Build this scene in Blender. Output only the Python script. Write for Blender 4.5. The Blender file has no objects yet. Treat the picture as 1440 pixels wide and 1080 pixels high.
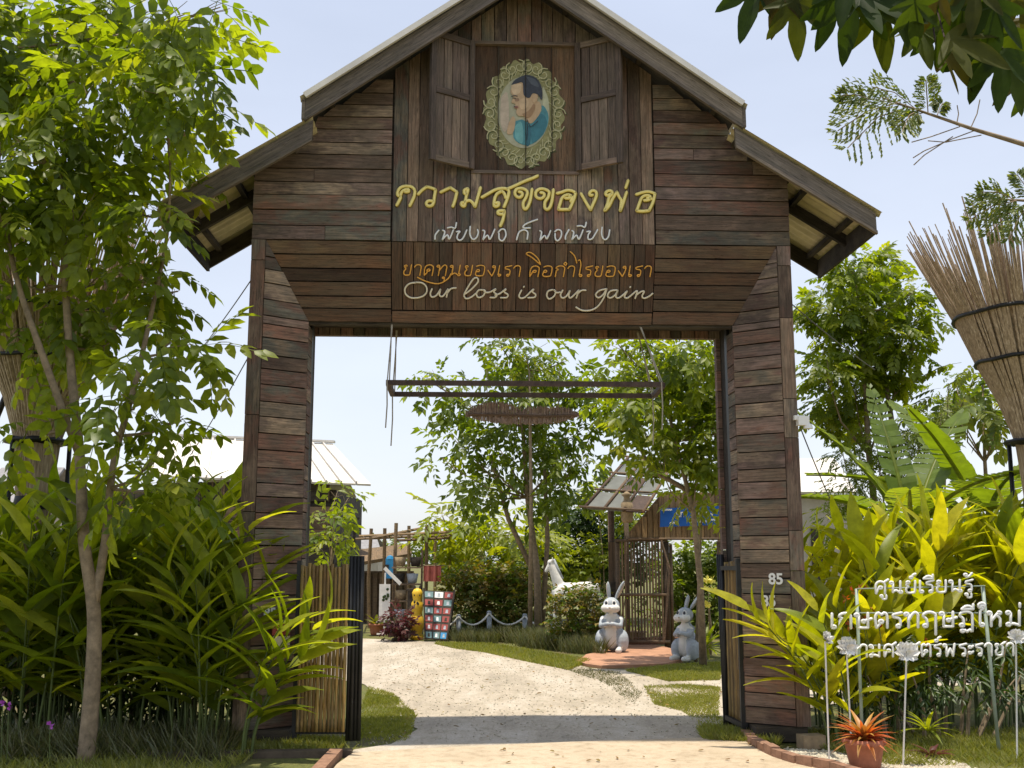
import bpy, math, random
import numpy as np
from mathutils import Vector, Matrix
random.seed(7); rng = np.random.default_rng(7)
PI = math.pi
scene = bpy.context.scene
COL = scene.collection

# ------------------------------------------------------------------ camera, world, sun, exposure
FPX, PITCH, EYE = 1500.0, math.radians(9.46), 1.55
cam = bpy.data.cameras.new('camera'); cam.sensor_width = 36.0; cam.lens = 36.0*FPX/1440.0
cam.clip_start = 0.05; cam.clip_end = 2000
camo = bpy.data.objects.new('camera', cam); COL.objects.link(camo)
camo.location = (0, 0, EYE); camo.rotation_euler = (PI/2+PITCH, 0, 0)
scene.camera = camo
SUN_EL, SUN_AZ = math.radians(85.5), math.radians(200)      # azimuth clockwise from +Y, towards the sun
world = bpy.data.worlds.new('World'); scene.world = world; world.use_nodes = True
wn = world.node_tree.nodes; wl = world.node_tree.links
sky = wn.new('ShaderNodeTexSky'); sky.sky_type = 'NISHITA'; sky.sun_disc = False
sky.sun_elevation = SUN_EL; sky.sun_rotation = SUN_AZ
sky.air_density = 1.0; sky.dust_density = 1.5; sky.ozone_density = 1.0
# milky tropical haze laid over the clear sky, whiter towards the horizon (all round, below it too)
stc = wn.new('ShaderNodeTexCoord'); ssp = wn.new('ShaderNodeSeparateXYZ'); wl.new(stc.outputs['Generated'], ssp.inputs[0])
srp = wn.new('ShaderNodeValToRGB'); e_ = srp.color_ramp.elements; e_[0].position = 0.0; e_[0].color = (.87, .88, .92, 1); e_[1].position = .75; e_[1].color = (.57, .64, .80, 1)
wl.new(ssp.outputs[2], srp.inputs[0])
sma = wn.new('ShaderNodeVectorMath'); sma.operation = 'MULTIPLY_ADD'; sma.inputs[1].default_value = (4.6, 4.6, 4.6)
swh = wn.new('ShaderNodeVectorMath'); swh.operation = 'SCALE'; swh.inputs['Scale'].default_value = .35; wl.new(sky.outputs[0], swh.inputs[0])
sno = wn.new('ShaderNodeTexNoise'); sno.inputs['Scale'].default_value = 2.2; sno.inputs['Detail'].default_value = 5; smp = wn.new('ShaderNodeMapping'); smp.inputs['Scale'].default_value = (1, 1, 3.5)
wl.new(stc.outputs['Generated'], smp.inputs[0]); wl.new(smp.outputs[0], sno.inputs['Vector'])
smr = wn.new('ShaderNodeMapRange'); smr.inputs[1].default_value = .3; smr.inputs[2].default_value = .7; smr.inputs[3].default_value = .93; smr.inputs[4].default_value = 1.08; wl.new(sno.outputs[0], smr.inputs[0])
svs = wn.new('ShaderNodeVectorMath'); svs.operation = 'SCALE'; wl.new(srp.outputs[0], svs.inputs[0]); wl.new(smr.outputs[0], svs.inputs['Scale'])
wl.new(svs.outputs[0], sma.inputs[0]); wl.new(swh.outputs[0], sma.inputs[2])
wl.new(sma.outputs[0], wn['Background'].inputs[0]); wn['Background'].inputs[1].default_value = 0.12
sl = bpy.data.lights.new('sun', 'SUN'); sl.energy = 3.7; sl.angle = math.radians(0.9); sl.color = (1, .92, .78)
so = bpy.data.objects.new('sun', sl); COL.objects.link(so)
sd = Vector((math.sin(SUN_AZ)*math.cos(SUN_EL), math.cos(SUN_AZ)*math.cos(SUN_EL), math.sin(SUN_EL)))
so.rotation_euler = sd.to_track_quat('Z', 'Y').to_euler(); so.location = (0, 0, 30)
vs = scene.view_settings; vs.view_transform = 'Standard'; vs.look = 'None'; vs.gamma = 1; vs.use_curve_mapping = False
vs.exposure = 0.55

# ------------------------------------------------------------------ measuring: photo rays to metres
def ray(px, py):
    dx = (px-720)/FPX; dy = (540-py)/FPX
    return (dx, math.cos(PITCH)-math.sin(PITCH)*dy, math.sin(PITCH)+math.cos(PITCH)*dy)
def W(px, py, Y):
    r = ray(px, py); t = Y/r[1]; return Vector((r[0]*t, Y, EYE+r[2]*t))
def G(px, py):
    r = ray(px, py); t = -EYE/r[2]; return (r[0]*t, r[1]*t)
GX, GY, TH = 0.11, 9.55, math.radians(2.5)
def Lr(px, py):
    r = ray(px, py); c, s = math.cos(TH), math.sin(TH)
    o = (-GX*c-GY*s, GX*s-GY*c, EYE); d = (r[0]*c+r[1]*s, -r[0]*s+r[1]*c, r[2]); return o, d
def L(px, py, yl=0.0):
    o, d = Lr(px, py); t = (yl-o[1])/d[1]; return Vector((o[0]+d[0]*t, yl, o[2]+d[2]*t))
def gw(x, y, z=0.0):
    c, s = math.cos(TH), math.sin(TH); return Vector((GX+x*c-y*s, GY+x*s+y*c, z))

# ------------------------------------------------------------------ materials
MATS = {}
def nt(name):
    m = bpy.data.materials.new(name); m.use_nodes = True
    n = m.node_tree.nodes; l = m.node_tree.links; return m, n, l, n['Principled BSDF']
def ramp(n, stops):
    r = n.new('ShaderNodeValToRGB'); e = r.color_ramp.elements
    while len(e) > 1: e.remove(e[0])
    e[0].position = stops[0][0]; e[0].color = (*stops[0][1], 1)
    for p, c in stops[1:]:
        q = e.new(p); q.color = (*c, 1)
    return r
def mapped(n, l, scale, rnd=None, coord='Object'):
    tc = n.new('ShaderNodeTexCoord'); mp = n.new('ShaderNodeMapping'); mp.inputs['Scale'].default_value = scale
    l.new(tc.outputs[coord], mp.inputs['Vector'])
    if rnd is not None:
        mu = n.new('ShaderNodeMath'); mu.operation = 'MULTIPLY'; mu.inputs[1].default_value = 37.0
        l.new(rnd, mu.inputs[0]); l.new(mu.outputs[0], mp.inputs['Location'])
    return mp
def noise(n, l, vec, scale, detail=4, rough=.6):
    t = n.new('ShaderNodeTexNoise'); t.inputs['Scale'].default_value = scale
    t.inputs['Detail'].default_value = detail; t.inputs['Roughness'].default_value = rough
    l.new(vec, t.inputs['Vector']); return t
def mixc(n, l, fac, a, b, mode='MIX'):
    x = n.new('ShaderNodeMix'); x.data_type = 'RGBA'; x.blend_type = mode
    for s, v in ((x.inputs['Factor'], fac), (x.inputs[6], a), (x.inputs[7], b)):
        if isinstance(v, (int, float)): s.default_value = v
        elif isinstance(v, tuple): s.default_value = (*v, 1)
        else: l.new(v, s)
    return x.outputs[2]
def bump(n, l, h, bs, strength=.3, dist=.01):
    b = n.new('ShaderNodeBump'); b.inputs['Strength'].default_value = strength; b.inputs['Distance'].default_value = dist
    l.new(h, b.inputs['Height']); l.new(b.outputs[0], bs.inputs['Normal'])

def wood(name, tones, rough=.85, gscale=1.0, bstr=.5):
    m, n, l, bs = nt(name)
    oi = n.new('ShaderNodeObjectInfo'); rnd = oi.outputs['Random']
    rp = ramp(n, [(i/max(1, len(tones)-1), c) for i, c in enumerate(tones)])
    mpb = mapped(n, l, (1.1, 2.2, 2.2), rnd); nb_ = noise(n, l, mpb.outputs[0], 1.7, 4, .65)   # tone drifts along each board
    ma = n.new('ShaderNodeMath'); ma.operation = 'MULTIPLY_ADD'; ma.inputs[1].default_value = .75; ma.inputs[2].default_value = -.375; l.new(nb_.outputs[0], ma.inputs[0])
    mb_ = n.new('ShaderNodeMath'); mb_.operation = 'ADD'; l.new(rnd, mb_.inputs[0]); l.new(ma.outputs[0], mb_.inputs[1])
    pp = n.new('ShaderNodeMath'); pp.operation = 'PINGPONG'; pp.inputs[1].default_value = 1.0; l.new(mb_.outputs[0], pp.inputs[0]); l.new(pp.outputs[0], rp.inputs[0])
    mp = mapped(n, l, (1.2*gscale, 22*gscale, 22*gscale), rnd)
    g = noise(n, l, mp.outputs[0], 3.0, 6, .7)
    gr = ramp(n, [(.26, (.32, .32, .33)), (.48, (.85, .84, .82)), (.75, (1.7, 1.62, 1.52))]); l.new(g.outputs[0], gr.inputs[0])
    c = mixc(n, l, 1.0, rp.outputs[0], gr.outputs[0], 'MULTIPLY')
    mp2 = mapped(n, l, (1.6, 3.5, 3.5), rnd); b = noise(n, l, mp2.outputs[0], 2.0, 5, .6)   # weather stains
    br = ramp(n, [(.35, (0, 0, 0)), (.65, (1, 1, 1))]); l.new(b.outputs[0], br.inputs[0])
    f = n.new('ShaderNodeMath'); f.operation = 'MULTIPLY'; f.inputs[1].default_value = .5; l.new(br.outputs[0], f.inputs[0])
    c = mixc(n, l, f.outputs[0], c, (.11, .092, .066))
    mp3 = mapped(n, l, (5, 60, 60), rnd); k = noise(n, l, mp3.outputs[0], 1.6, 3, .8)        # dark checks in the grain
    kr = ramp(n, [(.58, (1, 1, 1)), (.66, (.35, .33, .3))]); l.new(k.outputs[0], kr.inputs[0])
    c = mixc(n, l, .8, c, kr.outputs[0], 'MULTIPLY')
    m7 = n.new('ShaderNodeMath'); m7.operation = 'MULTIPLY'; m7.inputs[1].default_value = 17.31; l.new(rnd, m7.inputs[0])
    f7 = n.new('ShaderNodeMath'); f7.operation = 'FRACT'; l.new(m7.outputs[0], f7.inputs[0])
    vr = ramp(n, [(0, (.62, .61, .62)), (.5, (1, 1, 1)), (1, (1.38, 1.36, 1.3))]); l.new(f7.outputs[0], vr.inputs[0]); c = mixc(n, l, 1.0, c, vr.outputs[0], 'MULTIPLY')   # some boards fresher, some blackened
    l.new(c, bs.inputs['Base Color']); bs.inputs['Roughness'].default_value = rough
    bs.inputs['Specular IOR Level'].default_value = .25
    bump(n, l, g.outputs[0], bs, bstr, .006); MATS[name] = m; return m

def plain(name, col, rough=.6, metal=0, var=.25, sc=6, spec=.4, bstr=.15, coord='Object'):
    m, n, l, bs = nt(name)
    mp = mapped(n, l, (1, 1, 1), None, coord); g = noise(n, l, mp.outputs[0], sc, 6, .65)
    a = tuple(v*(1-var) for v in col); b = tuple(min(1, v*(1+var)) for v in col)
    r = ramp(n, [(.3, a), (.7, b)]); l.new(g.outputs[0], r.inputs[0])
    l.new(r.outputs[0], bs.inputs['Base Color']); bs.inputs['Roughness'].default_value = rough
    bs.inputs['Metallic'].default_value = metal; bs.inputs['Specular IOR Level'].default_value = spec
    if bstr: bump(n, l, g.outputs[0], bs, bstr, .01)
    MATS[name] = m; return m

def leafmat(name, cols, trans=(.52, .50, .06), tf=.35, rough=.45, spec=.45):
    """leaf: tone differs from leaf to leaf (object random + per-leaf attribute)"""
    m, n, l, bs = nt(name)
    oi = n.new('ShaderNodeObjectInfo'); at = n.new('ShaderNodeAttribute'); at.attribute_name = 'rnd'
    ad = n.new('ShaderNodeMath'); ad.operation = 'ADD'; l.new(oi.outputs['Random'], ad.inputs[0]); l.new(at.outputs['Fac'], ad.inputs[1])
    fr = n.new('ShaderNodeMath'); fr.operation = 'FRACT'; l.new(ad.outputs[0], fr.inputs[0])
    rp = ramp(n, [(i/max(1, len(cols)-1), c) for i, c in enumerate(cols)]); l.new(fr.outputs[0], rp.inputs[0])
    mp = mapped(n, l, (1, 1, 1)); g = noise(n, l, mp.outputs[0], 9, 4)
    gr = ramp(n, [(.3, (.7, .72, .65)), (.7, (1.2, 1.2, 1.1))]); l.new(g.outputs[0], gr.inputs[0])
    c = mixc(n, l, 1.0, rp.outputs[0], gr.outputs[0], 'MULTIPLY')
    l.new(c, bs.inputs['Base Color']); bs.inputs['Roughness'].default_value = rough; bs.inputs['Specular IOR Level'].default_value = spec
    tr = n.new('ShaderNodeBsdfTranslucent'); tc = mixc(n, l, 1.0, c, tuple(v*2.6 for v in trans), 'MULTIPLY')
    tc2 = n.new('ShaderNodeVectorMath'); tc2.operation = 'SCALE'; tc2.inputs['Scale'].default_value = 1.9; l.new(tc, tc2.inputs[0])
    l.new(tc2.outputs[0], tr.inputs['Color'])
    mx = n.new('ShaderNodeMixShader'); mx.inputs[0].default_value = tf
    l.new(bs.outputs[0], mx.inputs[1]); l.new(tr.outputs[0], mx.inputs[2])
    out = [q for q in n if q.type == 'OUTPUT_MATERIAL'][0]; l.new(mx.outputs[0], out.inputs['Surface'])
    MATS[name] = m; return m

TONES = [(0.193, 0.129, 0.094), (0.248, 0.175, 0.131), (0.143, 0.091, 0.073), (0.237, 0.123, 0.091), (0.176, 0.146, 0.119), (0.314, 0.234, 0.170),
         (0.127, 0.091, 0.080), (0.231, 0.161, 0.140), (0.176, 0.099, 0.077), (0.143, 0.140, 0.117), (0.264, 0.199, 0.140), (0.165, 0.094, 0.082)]
M_PLANK = wood('weathered_plank', TONES)
M_SOFF = wood('soffit_plank', [(.135, .070, .045), (.105, .062, .040), (.16, .085, .05), (.12, .075, .045), (.09, .05, .036), (.14, .095, .055)])  # darker, redder board tones for the soffit
M_BOARD = wood('grey_board', [(.20, .165, .14), (.22, .185, .155), (.18, .145, .125)])
M_SHUT = wood('shutter_wood', [(.20, .14, .115), (.17, .13, .105), (.23, .165, .13), (.15, .115, .10)])
M_PORT = wood('panel_wood', [(.12, .070, .040), (.14, .082, .05)], bstr=.2)
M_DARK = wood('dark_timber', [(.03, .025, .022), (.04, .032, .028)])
M_BAMB = wood('bamboo_skin', [(.33, .20, .055), (.26, .155, .045), (.38, .25, .08), (.20, .12, .04), (.30, .21, .06)], .5, 1, .2)
M_HUT = wood('hut_bamboo', [(.21, .13, .085), (.17, .11, .075), (.25, .17, .11), (.13, .09, .06)])
M_WEAVE = wood('woven_mat', [(.33, .22, .12), (.28, .19, .11)])
M_REED = wood('dry_reed', [(.30, .20, .11), (.36, .25, .15), (.24, .15, .085)])
M_BARK = plain('bark', (.24, .18, .115), .9, sc=14, var=.4, bstr=.6)
M_BARKD = plain('bark_dark', (.09, .065, .045), .9, sc=14, var=.4, bstr=.6)
M_BLACK = plain('black_steel', (.022, .022, .022), .5, .4, var=.3)
M_RUST = plain('rusty_steel', (.07, .045, .035), .7, .3, var=.4, sc=20)
M_WHITE = plain('white_paint', (.80, .79, .76), .55, var=.04)
M_CREAM = plain('cream_paint', (.74, .66, .50), .6, var=.06)
M_YEL = plain('yellow_paint', (.93, .76, .26), .45, var=.10, sc=14)
M_OLIVE = plain('olive_edge', (.22, .16, .015), .6, var=.2)
M_ORG = plain('orange_paint', (.80, .40, .07), .5, var=.12, sc=14)
M_ROPE = plain('rope', (.35, .31, .25), .95, var=.2, sc=40)
M_WIRE = plain('wire', (.13, .12, .12), .6, .4)
M_TIN = plain('tin_sheet', (.15, .155, .14), .85, 0, var=.18, sc=3)
M_TINY = plain('yellowed_sheet', (.55, .47, .28), .6, 0, var=.25, sc=4)
M_TINW = plain('white_tin', (.64, .60, .54), .6, 0, var=.16, sc=2.2)
M_TERRA = plain('terracotta', (.34, .13, .075), .8, var=.22, sc=12, bstr=.3)
M_BRICK = plain('old_brick', (.27, .15, .095), .95, var=.35, sc=16, bstr=.5)
M_STONE = plain('tan_stone', (.30, .22, .13), .95, var=.3, sc=12, bstr=.5)
M_BLUE = plain('blue_sign', (.012, .10, .42), .45, var=.12)
M_BLUEB = plain('blue_plastic', (.03, .25, .50), .5, var=.12)
M_RED = plain('red_print', (.30, .05, .04), .6, var=.2)
M_PINK = plain('red_cloth', (.60, .17, .13), .8, var=.2)
M_TEAL = plain('teal_print', (.14, .24, .24), .6, var=.2)
M_YSTAT = plain('statue_yellow', (.80, .50, .03), .5, var=.1)
M_GREY = plain('statue_grey', (.38, .41, .44), .65, var=.28, sc=7)
M_STW = plain('statue_white', (.70, .68, .63), .6, var=.14, sc=6)
M_EAR = plain('ear_inside', (.52, .44, .35), .6, var=.1)
M_SKIN = plain('painted_skin', (.50, .34, .20), .7, var=.15, sc=12)
M_HAIR = plain('painted_hair', (.05, .055, .07), .8, var=.3, sc=16)
M_SHIRT = plain('painted_shirt', (.09, .26, .29), .8, var=.25, sc=12)
M_OVAL = plain('painted_oval', (.40, .38, .26), .8, var=.15, sc=12)
M_RING = plain('painted_frame', (.27, .25, .11), .8, var=.3, sc=18)
M_SCRL = plain('painted_scroll', (.50, .46, .26), .7, var=.2, sc=14)
M_SCRD = plain('painted_scroll_dark', (.10, .12, .05), .8, var=.2, sc=14)
M_GPOST = plain('green_grey_post', (.30, .36, .30), .6, .1, var=.2)

# ------------------------------------------------------------------ mesh helpers
def tag(o, label=None, cat=None, group=None, kind=None):
    if label: o['label'] = label
    if cat: o['category'] = cat
    if group: o['group'] = group
    if kind: o['kind'] = kind
    return o
def empty(name, loc, rz=0.0, label=None, cat=None, group=None):
    o = bpy.data.objects.new(name, None); COL.objects.link(o); o.empty_display_size = .2
    o.location = loc; o.rotation_euler = (0, 0, rz); return tag(o, label, cat, group)
def link(name, me, parent=None, loc=(0, 0, 0)):
    o = bpy.data.objects.new(name, me); COL.objects.link(o); o.location = loc
    if parent is not None: o.parent = parent
    return o
class MB:
    def __init__(s): s.v = []; s.f = []; s.mi = []
    def add(s, v, f, mi=0):
        k = len(s.v); s.v += [tuple(p) for p in v]; s.f += [tuple(i+k for i in q) for q in f]; s.mi += [mi]*len(f); return s
    def box(s, x0, x1, y0, y1, z0, z1, mi=0):
        v = [(x, y, z) for z in (z0, z1) for y in (y0, y1) for x in (x0, x1)]
        return s.add(v, [(0, 2, 3, 1), (4, 5, 7, 6), (0, 1, 5, 4), (2, 6, 7, 3), (0, 4, 6, 2), (1, 3, 7, 5)], mi)
    def bar(s, p, q, w, d, mi=0, up=(0, 0, 1)):
        p = Vector(p); q = Vector(q); x = (q-p).normalized(); u = Vector(up)
        if abs(x.dot(u)) > .95: u = Vector((0, 1, 0))
        y = u.cross(x).normalized(); z = x.cross(y)
        v = [e+y*a*w/2+z*b*d/2 for e in (p, q) for a, b in ((-1, -1), (1, -1), (1, 1), (-1, 1))]
        return s.add(v, [(3, 2, 1, 0), (4, 5, 6, 7), (0, 1, 5, 4), (1, 2, 6, 5), (2, 3, 7, 6), (3, 0, 4, 7)], mi)
    def tube(s, pts, r, n=6, mi=0, cap=True):
        pts = [Vector(p) for p in pts]; R = r if isinstance(r, (list, tuple)) else [r]*len(pts)
        t0 = (pts[1]-pts[0]).normalized(); a = Vector((0, 0, 1)) if abs(t0.z) < .9 else Vector((1, 0, 0))
        u = t0.cross(a).normalized(); V = []
        for i, p in enumerate(pts):
            t = (pts[min(i+1, len(pts)-1)]-pts[max(i-1, 0)]).normalized()
            u = (u-t*u.dot(t)).normalized(); w = t.cross(u)
            V += [p+(u*math.cos(2*PI*k/n)+w*math.sin(2*PI*k/n))*R[i] for k in range(n)]
        F = [(i*n+k, i*n+(k+1) % n, (i+1)*n+(k+1) % n, (i+1)*n+k) for i in range(len(pts)-1) for k in range(n)]
        if cap: F += [tuple(range(n-1, -1, -1)), tuple(range((len(pts)-1)*n, len(pts)*n))]
        return s.add(V, F, mi)
    def lathe(s, prof, n=16, c=(0, 0, 0), mi=0):
        V = [(c[0]+r*math.cos(2*PI*k/n), c[1]+r*math.sin(2*PI*k/n), c[2]+z) for r, z in prof for k in range(n)]
        F = [(i*n+k, i*n+(k+1) % n, (i+1)*n+(k+1) % n, (i+1)*n+k) for i in range(len(prof)-1) for k in range(n)]
        return s.add(V, F, mi)
    def ball(s, c, r, n=10, m=7, mi=0):
        if not isinstance(r, (tuple, list)): r = (r, r, r)
        V = []; F = []
        for j in range(m+1):
            ph = -PI/2+PI*j/m
            for i in range(n):
                th = 2*PI*i/n; V.append((c[0]+r[0]*math.cos(ph)*math.cos(th), c[1]+r[1]*math.cos(ph)*math.sin(th), c[2]+r[2]*math.sin(ph)))
        for j in range(m):
            for i in range(n): F.append((j*n+i, j*n+(i+1) % n, (j+1)*n+(i+1) % n, (j+1)*n+i))
        return s.add(V, F, mi)
    def poly(s, pts, nrm, t, mi=0):
        """prism: polygon front face, thickness t behind it"""
        nrm = Vector(nrm); n = len(pts); V = [Vector(p) for p in pts]; V += [p-nrm*t for p in V]
        F = [tuple(range(n)), tuple(range(2*n-1, n-1, -1))]+[(i, i+n, (i+1) % n+n, (i+1) % n) for i in range(n)]
        return s.add(V, F, mi)
    def mesh(s, name, mats, smooth=False):
        me = bpy.data.meshes.new(name); me.from_pydata(s.v, [], s.f)
        for m in (mats if isinstance(mats, (list, tuple)) else [mats]): me.materials.append(m)
        if any(s.mi): me.polygons.foreach_set('material_index', s.mi)
        if smooth: me.polygons.foreach_set('use_smooth', [True]*len(s.f))
        me.validate(); me.update(); return me
    def obj(s, name, mats, parent=None, smooth=False, recenter=True):
        c = Vector((0, 0, 0))
        if recenter and s.v:
            a = np.array(s.v); c = Vector((a.min(0)+a.max(0))/2)
            if parent is None: c.z = float(a[:, 2].min())
            s.v = [tuple(p) for p in (a-np.array(c))]
        return link(name, s.mesh(name, mats, smooth), parent, c)

def slab(parent, quad, t, mat, name='plank', segs=3, jit=.003, proud=.006, label=None):
    """one plank: quad a,b,c,d (a->b along the grain) is its front face; grain runs along local X; edges uneven"""
    a, b, c, d = [Vector(p) for p in quad]
    x = ((b-a)+(c-d)).normalized(); n = x.cross(((d-a)+(c-b)).normalized()).normalized(); y = n.cross(x)
    o = (a+b+c+d)/4; pr = n*random.uniform(0, proud)
    M = Matrix(((x.x, y.x, n.x), (x.y, y.y, n.y), (x.z, y.z, n.z))); Mi = M.transposed(); V = []
    for i in range(segs+1):
        u = i/segs; lo = a.lerp(b, u); hi = d.lerp(c, u)
        j1 = y*random.uniform(0, jit); j2 = -y*random.uniform(0, jit); tw = n*random.uniform(-jit, jit)*.6
        for p in (lo+j1+pr+tw, hi+j2+pr-tw, hi+j2-n*t, lo+j1-n*t): V.append(Mi @ (p-o))
    F = [(0, 1, 2, 3), (segs*4+3, segs*4+2, segs*4+1, segs*4)]
    for i in range(segs):
        for k in range(4): F.append((i*4+k, (i+1)*4+k, (i+1)*4+(k+1) % 4, i*4+(k+1) % 4))
    me = bpy.data.meshes.new(name); me.from_pydata([tuple(p) for p in V], [], F); me.materials.append(mat); me.update()
    ob = link(name, me, parent, o); ob.rotation_euler = M.to_euler()
    if label: ob['label'] = label
    return ob

def smooth_pts(P, k=4):
    if len(P) < 3: return P
    out = []
    for i in range(len(P)-1):
        p0 = P[max(i-1, 0)]; p1 = P[i]; p2 = P[i+1]; p3 = P[min(i+2, len(P)-1)]
        for j in range(k):
            t = j/k
            out.append(tuple(.5*(2*p1[a]+(p2[a]-p0[a])*t+(2*p0[a]-5*p1[a]+4*p2[a]-p3[a])*t*t+(3*p1[a]-p0[a]-3*p2[a]+p3[a])*t**3) for a in (0, 1)))
    out.append(P[-1]); return out

def stroke(mb, pts, X, Y, N, w, d, n=6, mi=0):
    """brush stroke: 3D points on a board with axes X,Y and outward normal N; flattened tube, rounded ends"""
    V = []; m = len(pts)
    if m < 2: return
    T = [(pts[min(i+1, m-1)]-pts[max(i-1, 0)]) for i in range(m)]
    pts = [pts[0]-T[0].normalized()*w*.35]+list(pts)+[pts[-1]+T[-1].normalized()*w*.35]; T = [T[0]]+T+[T[-1]]
    for i, p in enumerate(pts):
        t = T[i].normalized() if T[i].length > 1e-9 else X; s = N.cross(t).normalized()
        q = .45 if i in (0, len(pts)-1) else 1.0
        for k in range(n):
            a = 2*PI*k/n; V.append(p+s*math.cos(a)*w/2*q+N*math.sin(a)*d/2)
    F = [(i*n+k, i*n+(k+1) % n, (i+1)*n+(k+1) % n, (i+1)*n+k) for i in range(len(pts)-1) for k in range(n)]
    F += [tuple(range(n-1, -1, -1)), tuple(range((len(pts)-1)*n, len(pts)*n))]
    mb.add(V, F, mi)

# --- numpy scatter of leaf templates into one mesh
def np_mesh(name, V, F, mat, rnd=None, smooth=False):
    me = bpy.data.meshes.new(name); nf, k = F.shape
    me.vertices.add(len(V)); me.vertices.foreach_set('co', np.asarray(V, np.float32).ravel())
    me.loops.add(nf*k); me.loops.foreach_set('vertex_index', F.astype(np.int32).ravel())
    me.polygons.add(nf); me.polygons.foreach_set('loop_start', np.arange(0, nf*k, k, dtype=np.int32))
    me.polygons.foreach_set('loop_total', np.full(nf, k, np.int32))
    if smooth: me.polygons.foreach_set('use_smooth', np.ones(nf, bool))
    if rnd is not None:
        a = me.attributes.new('rnd', 'FLOAT', 'POINT'); a.data.foreach_set('value', rnd.astype(np.float32))
    me.materials.append(mat); me.update(calc_edges=True); return me
def frames(D, U):
    D = D/np.linalg.norm(D, axis=1, keepdims=True)
    Y = np.cross(U, D); Y /= np.linalg.norm(Y, axis=1, keepdims=True)+1e-9; Z = np.cross(D, Y)
    return np.stack([D, Y, Z], axis=2)      # columns
def scatter_mesh(name, tm, P, R, S, mat):
    V, F = tm; N = len(P)
    A = np.einsum('nij,vj->nvi', R, V)*S[:, None, None]+P[:, None, :]
    FF = (F[None]+(np.arange(N)*len(V))[:, None, None]).reshape(-1, F.shape[1])
    return np_mesh(name, A.reshape(-1, 3), FF, mat, np.repeat(rng.random(N), len(V)))

def T_leaf(w=.35, fold=.12, droop=.15):            # quads, length 1 along X
    V = np.array([(0, 0, 0), (.3, w*.5, fold*w), (.72, w*.38, fold*w-droop*.5), (1, 0, -droop), (.72, -w*.38, fold*w-droop*.5), (.3, -w*.5, fold*w), (.35, 0, 0), (.72, 0, -droop*.45)])
    F = np.array([(0, 6, 1, 1), (6, 7, 2, 1), (7, 3, 2, 2), (0, 5, 6, 6), (6, 5, 4, 7), (7, 4, 3, 3)])
    F = np.array([(0, 6, 1), (6, 7, 2), (6, 2, 1), (7, 3, 2), (0, 5, 6), (6, 5, 4), (6, 4, 7), (7, 4, 3)])
    return V, F
def T_simple(w=.4, droop=.1):
    V = np.array([(0, 0, 0), (.5, w*.5, .05), (1, 0, -droop), (.5, -w*.5, .05)]); return V, np.array([(0, 1, 2), (0, 2, 3)])
def T_compound(pairs=4, ll=.42, w=.42, droop=.5, tmpl=None, tip=True, ang=62, seed=0, rach=True):
    r = np.random.default_rng(seed); tm = tmpl or T_leaf(w); Vs = []; Fs = []; k = 0
    def put(o, a, z, s):
        nonlocal k
        D = np.array([[math.cos(a), math.sin(a), z]]); Rr = frames(D, np.array([[r.normal(0, .18), r.normal(0, .18), 1.]]))[0]
        Vs.append(tm[0]*s @ Rr.T+o); Fs.append(tm[1]+k); k += len(tm[0])
    for i in range(pairs):
        x = .25+.68*i/max(1, pairs-1) if pairs > 1 else .5; z = -droop*x*x*.5
        for sg in (-1, 1):
            a = math.radians(ang*(1-.25*x))*sg+r.normal(0, .12); put(np.array([x, 0, z]), a, -.35*droop-.25*x+r.normal(0, .08), ll*r.uniform(.85, 1.1)*(1 if i else .8))
    if tip: put(np.array([.98, 0, -droop*.5]), r.normal(0, .1), -.5*droop, ll)
    rw = .008                                        # rachis as a thin three-sided strip
    n = 4; xs = np.linspace(0, 1, n+1); RV = np.concatenate([[(x, -rw, -droop*x*x*.5), (x, rw, -droop*x*x*.5), (x, 0, -droop*x*x*.5+rw)] for x in xs])
    RF = []
    for i in range(n):
        for a, b in ((0, 1), (1, 2), (2, 0)): RF += [(i*3+a, i*3+b, i*3+3+b), (i*3+a, i*3+3+b, i*3+3+a)]
    if rach: Vs.append(RV); Fs.append(np.array(RF)+k)
    return np.concatenate(Vs), np.concatenate(Fs)

def blob_points(blobs, density, dz=.8, shell=.55):
    """leaf seats spread through the crown's volume: blobs = (x,y,z,r); returns P, outward D"""
    P = []; D = []
    for (x, y, z, r) in blobs:
        n = max(6, int(density*r*r)); d = rng.normal(size=(n, 3)); d /= np.linalg.norm(d, axis=1, keepdims=True)
        rad = r*(shell+(1-shell)*rng.random(n)**.6); lump = 1+.22*np.sin(d[:, 0]*5+x*3)*np.sin(d[:, 2]*4+z*5)+.1*rng.normal(size=n)
        q = d*(rad*lump)[:, None]; q[:, 2] *= dz; P.append(q+np.array([x, y, z])); D.append(d)
    return np.concatenate(P), np.concatenate(D)
def crown_xf(P, D, size, droop=.35, up=1.0, jit=.45, svar=.3):
    n = len(P); d = D.copy(); d[:, 2] = d[:, 2]*.5-droop; d += rng.normal(size=(n, 3))*jit
    U = np.stack([rng.normal(size=n)*.35, rng.normal(size=n)*.35, np.full(n, up)], 1)
    return P, frames(d, U), size*(1+svar*rng.uniform(-1, 1, n))
def crown(parent, blobs, density, tm, size, mat, name='crown', dz=.8, droop=.35, jit=.45, shell=.5):
    P, D = blob_points(blobs, density, dz, shell); P, R, S = crown_xf(P, D, size, droop, jit=jit)
    me = scatter_mesh(name, tm, P, R, S, mat); o = link(name, me, parent)
    o['kind'] = 'stuff'; return o
def pxblobs(lst, Y, base, spread=.5):
    """blobs given by where they stand in the picture and how far away: (px,py,r_px[,dY])"""
    out = []
    for b in lst:
        y = Y+(b[3] if len(b) > 3 else random.uniform(-spread, spread)); p = W(b[0], b[1], y)-Vector(base)
        out.append((p.x, p.y, p.z, b[2]*y/FPX))
    return out
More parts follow.
